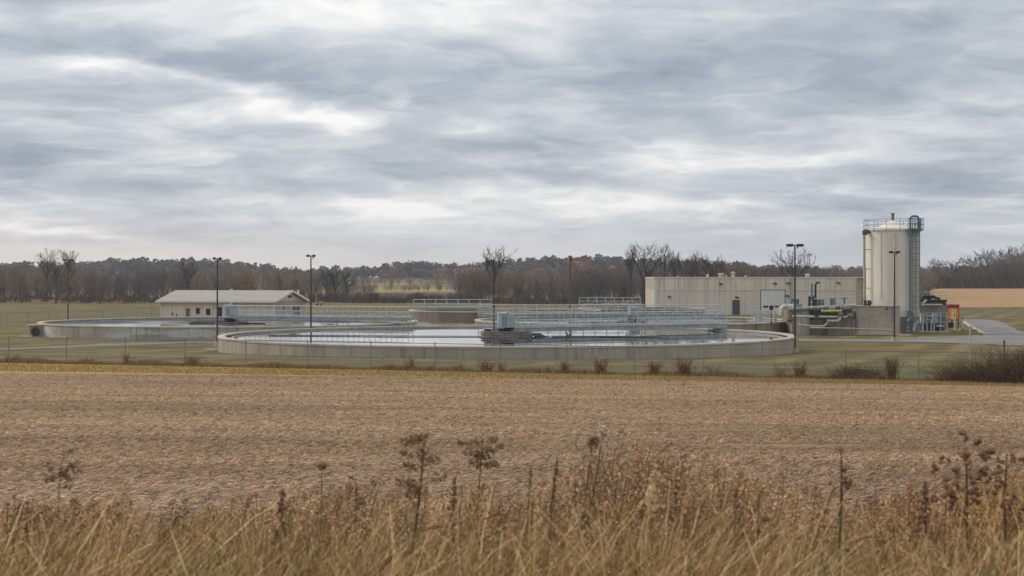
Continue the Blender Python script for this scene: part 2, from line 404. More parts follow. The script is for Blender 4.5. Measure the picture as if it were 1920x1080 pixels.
def mat_ground():
    m, b, p, o = newmat('ground_cover'); pos = gpos(b); x, y, z = b.sep(pos)
    wob = b.mul(b.sub(b.noise(b.scale(pos, (.22, .4, 0)), 1.0, 7, .68), .5), 2.6)
    # --- harvested field: straw litter over grey brown soil
    rows = b.noise(b.scale(pos, (.05, .42, 0)), 1.0, 4, .6)
    big = b.noise(b.scale(pos, (.045, .16, 0)), 1.0, 4, .55)
    med = b.noise(b.scale(pos, (.9, 1.5, 0)), 1.0, 6, .7)
    fine = b.noise(b.scale(pos, (5, 5.5, 0)), 1.0, 7, .75, .6)
    v = b.node('ShaderNodeTexVoronoi'); v.feature = 'F1'; b.put(v.inputs['Vector'], b.vm('ADD', b.scale(pos, (4.5, 6.5, 0)), b.scale(b.noise(pos, 3, 3, .6, color=True), (1.2, 1.2, 0)))); v.inputs['Scale'].default_value = 1.3
    straw = b.mapr(b.add(b.mul(fine, .6), b.mul(med, .4)), .38, .62)
    field = b.mix(straw, (.115, .084, .056, 1), (.34, .225, .125, 1))
    field = b.mix(b.mul(b.mapr(v.outputs['Distance'], .15, .7), .35), field, (.33, .24, .155, 1))
    field = b.mix(b.mul(b.mapr(big, .36, .68), .5), field, (.34, .22, .12, 1))
    field = b.mix(b.mul(b.mapr(rows, .50, .62), .62), field, (.125, .098, .074, 1))
    trk = b.m('ABSOLUTE', b.m('SINE', b.mul(b.add(b.add(y, b.mul(x, .06)), b.mul(b.noise(b.scale(pos, (.03, .03, 0)), 1.0, 2, .5), 9.0)), .34)))
    field = b.mix(b.mul(b.mul(b.mapr(trk, .10, .02), b.mapr(b.noise(b.scale(pos, (.03, .2, 0)), 1.0, 3, .5), .42, .55)), .55), field, (.10, .078, .05, 1))
    gl = b.mapr(b.noise(b.scale(pos, (.10, .5, 3)), 1.0, 4, .6), .55, .7)
    field = b.mix(b.mul(gl, .35), field, (.115, .115, .05, 1))
    # --- yellow verge between field and fence
    vn = b.noise(b.scale(pos, (.35, 1.2, 0)), 1.0, 7, .72)
    verge = b.mix(b.mapr(vn, .35, .65), (.42, .27, .085, 1), (.225, .18, .05, 1))
    verge = b.mix(b.mul(b.mapr(fine, .4, .7), .5), verge, (.42, .30, .13, 1))
    # --- mown lawn
    ln1 = b.noise(b.scale(pos, (.12, .3, 0)), 1.0, 5, .6); ln2 = b.noise(b.scale(pos, (2.2, 2.2, 0)), 1.0, 6, .7)
    lawn = b.mix(b.mapr(ln1, .36, .66), (.078, .074, .026, 1), (.175, .130, .052, 1))
    mow = b.m('SINE', b.mul(b.add(b.add(b.mul(x, .55), b.mul(y, -.22)), b.mul(wob, 1.3)), 2.6))
    lawn = b.mix(b.mul(b.mul(b.mapr(mow, -.1, .7), b.mapr(b.noise(b.scale(pos, (.06, .12, 0)), 1.0, 3, .5), .38, .6)), .7), lawn, (.27, .20, .085, 1))
    lawn = b.mix(b.mul(b.mapr(ln2, .42, .66), .6), lawn, (.08, .078, .035, 1))
    # strip beside the fence is greener and rougher
    lawn = b.mix(b.mul(b.mapr(b.add(y, b.mul(wob, 2.5)), 92, 86), .55), lawn, (.105, .100, .045, 1))
    # boundaries
    e = b.add(b.add(y, b.mul(x, .046)), b.mul(wob, .7))
    f1 = b.mapr(e, 76.1, 76.9)          # field -> verge
    edge2 = b.mapr(x, -30.0, 6.0, 81.5, 76.5)
    f0 = b.mapr(b.sub(e, b.mapr(x, -30.0, 30.0, 75.6, 76.6, False)), -.5, .5)
    c = b.mix(f0, field, verge)
    fe = b.add(y, b.add(b.mul(x, .21), b.mul(wob, .8)))
    c = b.mix(b.mapr(fe, 81.0, 82.2), c, lawn)
    # --- far: leaf litter and rough pasture behind, brown field on the right hill
    rough1 = b.noise(b.scale(pos, (.01, .022, 0)), 1.0, 4, .6)
    past = b.mix(b.mapr(rough1, .42, .58), (.17, .165, .062, 1), (.33, .245, .135, 1))
    ratio = b.m('DIVIDE', x, b.m('MAXIMUM', y, 10.0))
    litter = b.mix(b.mapr(b.noise(pos, .5, 5, .6), .35, .65), (.09, .07, .052, 1), (.16, .12, .085, 1))
    c = b.mix(b.mapr(b.add(y, b.mul(wob, 12)), 352, 362), c, litter)
    c = b.mix(b.mapr(b.add(y, b.mul(wob, 25)), 500, 512), c, past)
    c = b.mix(b.mapr(y, 800, 830), c, litter)
    hf = b.mix(b.mapr(b.noise(b.scale(pos, (.05, .5, 0)), 1.0, 5, .65), .35, .65), (.27, .165, .08, 1), (.40, .265, .14, 1))
    hm = b.mul(b.mapr(b.add(y, b.mul(wob, 6)), 302, 306), b.mapr(ratio, .235, .245))
    hm = b.mul(hm, b.mapr(y, 470, 455))
    c = b.mix(hm, c, hf)
    b.put(p.inputs['Base Color'], c); p.inputs['Roughness'].default_value = 1.0; p.inputs['Specular IOR Level'].default_value = .1
    bm = b.node('ShaderNodeBump'); bm.inputs['Strength'].default_value = .6; bm.inputs['Distance'].default_value = .05
    b.put(bm.inputs['Height'], b.add(b.mul(med, 1.0), b.mul(fine, .7))); b.t.links.new(bm.outputs[0], p.inputs['Normal'])
    return m
M['ground'] = mat_ground()

def make_ground():
    rr = [0.0] + list(np.concatenate([np.linspace(1.5, 20, 30), np.linspace(21, 80, 60), np.linspace(82, 130, 33), np.linspace(134, 360, 40), np.geomspace(370, 1600, 70), np.geomspace(1700, 9000, 14)]))
    az = np.radians(np.concatenate([np.linspace(-180, -32, 38)[:-1], np.linspace(-32, 32, 161), np.linspace(32, 180, 38)[1:-1]]))
    na = len(az); v = [(0, 0, g(0, 0))]
    for r in rr[1:]:
        xs = np.sin(az)*r; ys = np.cos(az)*r; zs = gz(xs, ys)
        v += list(zip(xs.tolist(), ys.tolist(), zs.tolist()))
    f = []
    for i in range(na):
        j = (i+1) % na; f.append((0, 1+j, 1+i))
        for k in range(len(rr)-2):
            a = 1+k*na; f.append((a+i, a+j, a+na+j, a+na+i))
    me = bpy.data.meshes.new('ground'); me.from_pydata(v, [], f); me.materials.append(M['ground'])
    me.polygons.foreach_set('use_smooth', [True]*len(f)); me.update()
    o = bpy.data.objects.new('ground', me); C.objects.link(o); tag(o, kind='structure')
make_ground()

# roads
def mat_asphalt():
    m, b, p, o = newmat('asphalt'); pos = gpos(b)
    c = b.mix(b.mapr(b.noise(pos, .3, 5, .6), .35, .65), (.125, .12, .117, 1), (.19, .182, .172, 1))
    c = b.mix(b.mul(b.mapr(b.noise(pos, 8, 5, .7), .5, .75), .5), c, (.07, .07, .07, 1))
    b.put(p.inputs['Base Color'], c); p.inputs['Roughness'].default_value = .8
    return m
M['asphalt'] = mat_asphalt()
def catmull(pts, n=8):
    out = []; P_ = [Vector(p) for p in pts]; P_ = [P_[0]*2-P_[1]] + P_ + [P_[-1]*2-P_[-2]]
    for i in range(1, len(P_)-2):
        for k in range(n):
            t = k/n; a, b_, c, d = P_[i-1], P_[i], P_[i+1], P_[i+2]
            out.append(.5*((2*b_)+(-a+c)*t+(2*a-5*b_+4*c-d)*t*t+(-a+3*b_-3*c+d)*t**3))
    out.append(P_[-2]); return out
def road_strip(name, pts, w, mat, lift=.02):
    c = catmull([Vector((p[0], p[1], 0)) for p in pts]); m = MB(); K = 4
    rows = []
    for i, p in enumerate(c):
        d = (c[min(i+1, len(c)-1)]-c[max(i-1, 0)]).normalized(); nn = Vector((-d.y, d.x, 0))
        ww = w*(1+.04*math.sin(i*1.7))
        row = []
        for k in range(K+1):
            q = p+nn*ww*(k/K-.5); m.v.append((q.x, q.y, g(q.x, q.y)+lift)); row.append(len(m.v)-1)
        rows.append(row)
    for a, b_ in zip(rows, rows[1:]):
        for k in range(K): m.f.append((a[k], b_[k], b_[k+1], a[k+1]))
    return tag(m.build(name, mat), kind='structure')
road_strip('road', [(-70, 98), (-55, 107), (-42, 116.5), (-36.5, 123), (-31.5, 129), (-26, 132.6), (-20.5, 135.2), (-15.9, 138), (-10.5, 143), (-6, 150), (-4.5, 165), (-12, 190), (-8, 240)], 2.9, M['asphalt'])
road_strip('path', [(-110, 172), (-80, 176), (-60, 181), (-50, 186)], 2.2, M['asphalt'])
def ground_px(px, py): 
    Y = EYE*F/(py-HZ); return (X(px, Y), Y)
def poly_sheet(name, pts, mat, lift):
    me = bpy.data.meshes.new(name); v = [(x, y, g(x, y)+lift) for x, y in pts]
    me.from_pydata(v, [], [tuple(range(len(v)))]); me.materials.append(mat); me.update()
    o = bpy.data.objects.new(name, me); C.objects.link(o)
    if me.polygons[0].normal.z < 0: me.flip_normals()
    return tag(o, kind='structure')
low = [(1497, 640.5), (1600, 641), (1690, 642), (1780, 643.5), (1850, 645.5), (1900, 649), (1990, 655)]
up = [(2010, 634), (1950, 628), (1915, 622), (1897, 614), (1886, 607), (1872, 602), (1850, 599.5), (1825, 598.5), (1803, 599.5), (1806, 604), (1822, 614), (1846, 627.5), (1838, 631), (1780, 633.5), (1690, 636), (1600, 636.2), (1497, 636)]
poly_sheet('driveway', [ground_px(*q) for q in low+up], M['asphalt'], .03)
# pale kerb beside the driveway corner
kb = MB(); kp = [ground_px(*q) for q in ((1806, 604), (1822, 614), (1846, 627.5))]
for a, c_ in zip(kp, kp[1:]): kb.obox(a, c_, .35, -.05, .14)
tag(kb.build('kerb', M['coping'], bevel=.02), kind='structure')
kb = MB(); kp = [ground_px(*q) for q in ((1690, 635.4), (1780, 633), (1836, 630.6))]
for a, c_ in zip(kp, kp[1:]): kb.obox(a, c_, .18, -.05, .10)
tag(kb.build('kerb', M['coping'], bevel=.02), kind='structure')
# ------------------------------------------------------------------ round concrete tanks
RIM = 1.24
def ring_wall(m, r_in, r_out, z0, z1, n=128): m.lathe([(r_out, z0), (r_out, z1), (r_in, z1), (r_in, z0)], n=n)
def tank(label, cx, cy, r, mat, wl, watermat, group, rim=RIM, launder=True, n=144, inner='inner', base=True):
    t = thing('settling_tank', label, 'settling tank', (cx, cy, 0), group=group)
    m = MB(); ring_wall(m, r-.32, r, -.5, rim-.14, n); m.build('wall', mat, t, smooth=True)
    m = MB(); ring_wall(m, r-.50, r+.045, rim-.14, rim, n); m.build('coping', M['coping'], t, smooth=True, bevel=.02)
    m = MB(); m.lathe([(r-.325, rim-.142), (r-.33, wl-.5), (r-.42, wl-.5), (r-.42, rim-.142)], n=n); m.build('inner_face', M[inner], t, smooth=True)
    if launder:
        m = MB(); q = r-1.0
        m.lathe([(q, wl-.5), (q, wl+.05), (q-.11, wl+.05), (q-.11, wl-.5)], n=n); m.build('weir', M[inner], t, smooth=True)
    m = MB(); m.lathe([(0.01, 0), (r-.6, 0)], n=n, closed=False)
    w = MB(); w.v = [((r-.35)*math.cos(2*math.pi*i/n), (r-.35)*math.sin(2*math.pi*i/n), 0) for i in range(n)]; w.f = [tuple(range(n))]
    wo = w.build('water', watermat); wo.location = (cx, cy, wl); tag(wo, kind='structure')
    return t
AX, AY, AR = -.4, 118.0, 22.4
BX, BY, BR = -29.2, 155.5, 19.3
DX, DY, DR = 13.0, 161.0, 17.0
CX, CY, CR = -1.0, 203.0, 13.0
EX, EY, ER = 19.8, 228.0, 9.6
G_T = 'round concrete settling tanks'
tA = tank('largest round concrete tank in front, full of dark reflecting water', AX, AY, AR, M['conc_front'], 1.06, M['water'], G_T)
tB = tank('round concrete tank on the left with pale patches on its wall', BX, BY, BR, M['conc_left'], .88, M['water_scum'], G_T)
tD = tank('round tank with brown stained wall in front of the long building', DX, DY, DR, M['conc_brown'], .88, M['water_scum'], G_T)
tC = tank('far brown concrete tank behind the big front tank, left of the utility pole', CX, CY, CR, M['conc_far'], 1.2, M['water_scum'], G_T, rim=1.45, launder=False)
tE = tank('far small concrete tank just right of the dark utility pole', EX, EY, ER, M['conc_far'], .95, M['water_scum'], G_T, launder=False)

# vertical construction joints and footing pads
def joints(t, r, n, mat, z1):
    for i in range(n):
        if math.sin(2*math.pi*(i+.3)/n) > .35: continue
        m = MB()
        a = 2*math.pi*(i+.3)/n
        p = Vector((math.cos(a), math.sin(a), 0)); u = Vector((-p.y, p.x, 0))
        q = p*(r+.004)
        m.quad(q-u*.022+Vector((0,0,-.3)), q+u*.022+Vector((0,0,-.3)), q+u*.022+Vector((0,0,z1)), q-u*.022+Vector((0,0,z1)))
        m.build('wall_joint', mat, t)
joints(tA, AR, 36, M['block_dark'], RIM-.15); joints(tB, BR, 16, M['dark'], RIM-.15); joints(tD, DR, 20, M['dark'], RIM-.15)

def centre_pier(t, r, z1, wl):
    m = MB(); m.lathe([(r, wl-.6), (r, z1-.32), (r-.25, z1-.32), (r-.25, wl-.6)], n=48); m.build('stilling_well', M['pier'], t, smooth=True)
    m = MB(); m.lathe([(r+.05, z1-.30), (r+.05, z1-.20), (r-.35, z1-.20), (r-.35, z1-.30)], n=48); m.lathe([(r+.02, z1-.12), (r+.02, z1-.03), (r-.15, z1-.03), (r-.15, z1-.12)], n=48)
    m.build('well_rim', M['block_dark'], t, smooth=True)
    m = MB(); m.cyl((0, 0, wl-.6), (0, 0, z1+.25), .32, n=16); m.cyl((0,0,z1+.1),(0,0,z1+.25),.55,.6,n=16)
    for k in range(4):
        a = k*math.pi/2+.4; m.cyl((0, 0, z1-.1), (math.cos(a)*(r-.1), math.sin(a)*(r-.1), z1-.18), .06)
    m.build('centre_column', M['dark'], t)
centre_pier(tA, 2.05, 1.50, 1.06); centre_pier(tB, 1.7, 1.15, .80); centre_pier(tD, 1.6, 1.15, .8)
# scum arm and skimmer of the front tank
m = MB()
m.tube([(1.9, -.3, 1.2), (2.6, -.5, 1.22), (2.85, -.6, 1.1), (2.9, -.6, .92)], .10); m.tube([(2.2, -.9, 1.1), (3.4, -1.5, .96), (4.0, -1.8, .95)], [.16, .14, .05])
m.build('skimmer_arm', M['dark'], tA)
m = MB(); m.tube([(4.6, -.5, 1.5), (4.75, -.55, 1.15), (5.1, -.65, .97)], [.04, .09, .07]); m.build('skimmer_blade', M['rust'], tA); m = MB(); m.tube([(6.4, -1, .80), (6.7, -1.1, .93), (7.0, -1.2, .97)], .05)
m.build('skimmer_blade', M['rust'], tA)
m = MB(); m.tube([(-2, -1.5, 1.11), (-7, -1.1, 1.11), (-19, 1.0, 1.11)], .035, 6); m.tube([(3.5, -1.2, 1.11), (9.5, -2.0, 1.11), (12.5, -3.6, 1.06)], .045, 6)
m.build('scum_baffle', M['rust'], tA)
# mechanism of the left tank
m = MB(); m.tube([(-4.3, .2, .92), (0, 0, 1.0), (3.6, -.5, .95)], .07); m.tube([(-4.3, .3, 1.05), (0, .1, 1.2)], .05); m.box(-4.4, -.2, .86, -1.5, .25, 1.0); m.box(3.9, -2.8, .82, 6.6, -2.5, .92)
m.build('skimmer_arm', M['dark'], tB)
# bench slab at the foot of the front tank
m = MB(); m.box(-.7, -.5, -.1, .7, .5, .13); o = m.build('concrete_pad', M['coping'], bevel=.04); o.location = (X(402, 115), 115, g(-23, 115)); tag(o, 'small pale concrete pad at left foot of the big front tank', 'concrete pad')

# drive units
def drive(label, loc, w, h, grp='blue grey drive housings over the tanks'):
    t = thing('drive_unit', label, 'drive unit', loc, group=grp)
    m = MB(); m.lathe([(w*.50, 0), (w*.52, .06), (w*.52, h*.98), (w*.42, h), (.01, h+.03)], n=10, closed=False); m.f.append(tuple(i*5 for i in range(10))[::-1]); m.build('housing', M['drive'], t)
    m = MB(); m.box(w*.30, -w*.35, h*.05, w*.78, w*.35, h*.95); m.build('motor_box', M['drive'], t, bevel=.04)
    m = MB()
    for s in (-1, 1): m.cyl((w*.1*s, -w*.53, h*.2), (w*.1*s, -w*.53, h*.8), .02)
    m.cyl((0, 0, -.25), (0, 0, 0), w*.45, n=12); m.build('base_ring', M['dark'], t)
    m = MB(); m.cyl((w*.25, -w*.3, h), (w*.25, -w*.3, h+.16), .09, .07); m.build('cap', M['amber'], t)
    return t
dA = drive('drive housing on the centre pier of the big front tank', (AX-.2, AY, 1.66), 1.08, 1.28)
dB = drive('drive housing at the centre of the left tank', (BX-.3, BY, 1.55), 1.15, 1.35)
m = MB(); m.tube([(.1, 0, 1.35), (.15, 0, 1.55), (.35, 0, 1.75)], .03); m.build('vent_pipe', M['trim'], dB)
dD = drive('drive housing at the centre of the brown stained tank', (DX, DY, 1.6), 1.0, 1.0)

def bridge(name, label, a, b_, deck=1.7, width=1.1, bh=.30, truss=0.0, step=1.25, squig=False):
    """walkway from a to b (xy)"""
    a = Vector((a[0], a[1], 0)); b_ = Vector((b_[0], b_[1], 0)); L = (b_-a).length
    t = thing('walkway_bridge', label, 'walkway', (a.x, a.y, 0), math.atan2((b_-a).y, (b_-a).x), group='steel walkway bridges over the tanks')
    m = MB()
    for s in (-1, 1):
        m.box(0, s*width/2-.04, deck-bh, L, s*width/2+.04, deck)
        m.box(0, s*width/2-.09, deck-.02, L, s*width/2+.09, deck+.02); m.box(0, s*width/2-.09, deck-bh-.02, L, s*width/2+.09, deck-bh+.02)
    m.build('beam', M['beam'], t)
    m = MB(); x = 0
    while x < L: m.box(x, -width/2+.05, deck-.05, min(x+.9, L), width/2-.05, deck-.01); x += .93
    m.build('deck', M['galv'], t)
    for s in (-1, 1):
        m = MB(); y = s*(width/2+.02); n = max(2, int(round(L/step)))
        for k in range(n+1): m.cyl((L*k/n, y, deck-.1), (L*k/n, y, deck+1.12), .028, n=6)
        for h, r in ((1.12, .032), (.62, .024), (.14, .03)): m.cyl((0, y, deck+h), (L, y, deck+h), r, n=6)
        if truss:
            for k in range(n):
                x0, x1 = L*k/n, L*(k+1)/n
                m.cyl((x0, y, deck+.10), (x1, y, deck+.62), .016, n=5) if k % 2 else m.cyl((x0, y, deck+.62), (x1, y, deck+.10), .016, n=5)
        m.build('handrail', M['galv'], t)
    if squig:
        m = MB(); x = .6
        rr = random.Random(5)
        while x < L-.5:
            h = deck+rr.uniform(.1, .5); m.tube([(x, 0, h), (x+rr.uniform(.1, .4), .1, h+.25), (x+rr.uniform(.3, .6), 0, h-.1)], .02, 5); x += rr.uniform(.4, .9)
        m.cyl((0, .1, deck+.16), (L, .1, deck+.16), .05, n=6); m.build('conduit', M['galv_pale'], t)
    return t
brA = bridge('walkway_bridge', 'long walkway crossing the big front tank from its drive housing to the rim', (AX-1.5, AY-.1), (18.4, 130.6), 1.68, 1.15, truss=1, squig=True)
brB = bridge('walkway_bridge', 'walkway crossing the left tank from its drive housing to the right rim', (BX+.1, BY), (-10.0, 147.6), 1.72, 1.05, bh=.16, truss=1, squig=True)
brD = bridge('walkway_bridge', 'walkway across the brown stained tank, rail seen above the front walkway', (X(897, 161), 161), (X(1356, 161), 161), 1.72, 1.0, bh=.14, truss=1)
brC = bridge('walkway_bridge', 'far walkway on the brown tank left of the utility pole', (X(775, 203), 203), (X(921, 203), 203), 1.72, 1.6, bh=.14, truss=1, step=1.5)
brE = bridge('walkway_bridge', 'far walkway on the small tank right of the utility pole', (X(1086, 226), 226), (X(1201, 226), 226), 1.7, 1.6, bh=.14, truss=1, step=1.4)
# bridge end stair/tower of front walkway, on the far rim
m = MB()
for dx in (-.5, .5):
    for dy in (-.5, .5): m.cyl((dx, dy, -.1), (dx, dy, 1.75), .05, n=6)
m.box(-.7, -.6, .40, .7, .6, .46)
t = brA; c0 = (b0 := Vector((18.4-(AX-1.5), 130.6-(AY-.1), 0))).length
o = m.build('end_support', M['galv'], brA); o.location = (c0-.6, 0, 0)
o = m.build('end_support', M['galv'], brB); o.location = (20.4, 0, 0)
# posts that stand on the pier
def post(label, p, h, r=.07, mat='pole_grey', name='steel_post', cat='post'):
    t = thing(name, label, cat, p)
    m = MB(); m.cyl((0, 0, 0), (0, 0, h), r, r*.8, n=8); m.build('shaft', M[mat], t)
    m = MB(); m.cyl((0, 0, -.02), (0, 0, .10), r*2.0, r*1.6, n=8); m.build('base', M['dark'], t); 
    m = MB(); m.cyl((0, 0, h), (0, 0, h+.06), r*1.3, n=8); m.build('cap', M['dark'], t)
    return t
post('slim grey post standing at the left edge of the front tank pier', (X(926, 117.2), 117.2, 1.17), 2.25)

# rail fence pieces on left tank far rim (thin line across the water)
def rail_run(label, pts, h, step, mat='galv', r=.025, levels=(1.0,), name='guard_rail', cat='railing'):
    t = thing(name, label, cat, pts[0]); o0 = Vector(pts[0])
    m = MB()
    for p, q in zip(pts, pts[1:]):
        p = Vector(p)-o0; q = Vector(q)-o0
        for l in levels: m.cyl(p+Vector((0,0,h*l)), q+Vector((0,0,h*l)), r, n=6)
    m.build('rail', M[mat], t)
    first = True
    for p, q in zip(pts, pts[1:]):
        p = Vector(p)-o0; q = Vector(q)-o0; n = max(1, int((q-p).length/step+.5))
        for k in range(0 if first else 1, n+1):
            c = p.lerp(q, k/n); m = MB(); m.cyl(c, c+Vector((0,0,h)), r, n=6); m.build('post', M[mat], t)
        first = False
    return t
# concrete chamber and culvert left of left tank
t = thing('inlet_chamber', 'dark mouthed concrete inlet box with round lid left of the left tank', 'concrete box', (X(70, 146), 146, 0))
m = MB(); m.box(.15, -.7, -.2, .95, .7, 1.12); m.build('box', M['pier'], t, bevel=.03)
m = MB(); m.cyl((-.15, -.1, -.1), (-.15, -.1, 1.05), .72, n=20); m.build('drum', M['block_dark'], t, smooth=True)
m = MB(); m.cyl((-.15, -.1, 1.05), (-.15, -.1, 1.16), .78, n=20); m.build('lid', M['coping'], t, smooth=True)
m = MB(); m.cyl((.05, -.84, .5), (.05, -.70, .5), .42, n=20); m.build('opening', M['dark'], t)
m = MB(); m.box(-1.5, -1.3, -.1, -.2, -.2, .06); m.build('slab', M['coping'], t)

# ------------------------------------------------------------------ left building
def left_building():
    a = R(15); c = Vector((-30.3, 190, 0)); L, W, H, RG = 15.9, 9.9, 2.85, 4.05
    t = thing('pump_house', 'low cream building with grey gabled metal roof behind the left tank', 'building', (c.x, c.y, -.02), math.pi-a)
    # local: x along the front to the left, y toward the camera side negative -> flipped; keep local y = away from camera as -y
    m = MB(); m.box(0, -W, -.4, L, 0, H); m.build('wall', M['cream_siding'], t)
    for x0, x1 in ((0.0, .02), (L-.02, L)):
        m = MB(); n = 0; m.v += [(x0, 0, H), (x0, -W, H), (x0, -W/2, RG-.08), (x1, 0, H), (x1, -W, H), (x1, -W/2, RG-.08)]
        m.f += [(n, n+1, n+2), (n+5, n+4, n+3), (n, n+3, n+4, n+1), (n, n+2, n+5, n+3), (n+1, n+4, n+5, n+2)]
        m.build('gable', M['cream_gable'], t)
    ov = .45; e = .5; th = .12; sl = (RG-H)/(W/2)
    m = MB()
    for s in (0, 1):
        def yy(k): return (e-k) if s == 0 else (-W-e+k)
        n = len(m.v); z0 = H-sl*e
        for x in (-ov, L+ov):
            for z in (0, th): m.v += [(x, yy(0), z0+z), (x, -W/2, RG+z)]
        m.f += [(n, n+1, n+5, n+4), (n+2, n+6, n+7, n+3), (n, n+4, n+6, n+2), (n, n+2, n+3, n+1), (n+4, n+5, n+7, n+6)]
    r_ = m.build('roof', M['roof'], t)
    m = MB(); m.box(-ov, e+.003, H-sl*e-.10, L+ov, e+.12, H-sl*e+.13)
    m.build('gutter', M['trim'], t)
    m = MB()
    for s in (0, 1):
        y0 = e if s == 0 else -W-e
        n = len(m.v)
        for x in (-ov-.06, -ov-.003): m.v += [(x, y0, H-sl*e-.12), (x, -W/2, RG-.12), (x, -W/2, RG+.16), (x, y0, H-sl*e+.16)]
        m.f += [(n, n+1, n+2, n+3), (n+7, n+6, n+5, n+4), (n+3, n+2, n+6, n+7), (n, n+4, n+5, n+1)]
    m.build('bargeboard', M['trim'], t)
    def fx(px): return (514-px)/(514-302)*L
    m = MB(); m.box(-.02, .003, -.4, .10, .06, H); m.box(-.06, -.10, -.4, -.003, .003, H); m.build('corner_trim', M['trim'], t); m = MB(); m.box(L-.1, .003, -.4, L+.02, .06, H); m.build('corner_trim', M['trim'], t)
    def opening(name, x0, x1, z0, z1, fr, gl):
        f = MB(); f.box(x0-.09, .004, z0-.09, x1+.09, .07, z1+.09); fo = f.build(name, fr, t)
        q = MB(); q.box(x0, .071, z0, x1, .082, z1); q.build('pane' if 'window' in name else 'leaf', gl, fo)
    opening('window', fx(397), fx(388), 1.0, 1.85, M['white'], M['glass'])
    opening('window', fx(375), fx(370.5), 1.25, 1.80, M['dark'], M['glass'])
    opening('door', fx(419), fx(411), 0, 2.05, M['trim'], M['dark'])
    m = MB(); m.box(fx(356), .003, .2, fx(352), .28, 1.85); m.box(fx(357), .003, 1.6, fx(351), .32, 1.8); m.build('wall_cabinet', M['pole_grey'], t)
    m = MB(); m.box(fx(326), .003, 1.0, fx(324.5), .16, 1.25); m.cyl((fx(333), .1, 0), (fx(333), .1, 1.2), .04); m.build('wall_tap', M['dark'], t)
    m = MB(); m.box(-.07, -W*.82, 0, -.003, -W*.62, 2.1); m.build('door', M['rust'], t)
    m = MB(); m.box(-.07, -W*.55, 3.2, -.003, -W*.45, 3.5); m.build('vent', M['dark'], t)
    m = MB(); m.box(-.05, -W*.33, 1.5, -.003, -W*.31, 2.2); m.build('conduit', M['pole_grey'], t)
    m = MB(); m.cyl((.2, -W*.84, 2.6), (.2, -W*.84, 4.1), .12); m.cyl((.2, -W*.84, 4.1), (.2, -W*.84, 4.2), .18); m.build('flue', M['white'], t)
    m = MB(); m.cyl((fx(404), -W*.5, RG), (fx(404), -W*.5, RG+.25), .22, .2, n=12); m.build('ridge_vent', M['trim'], t)
    return t
left_building()

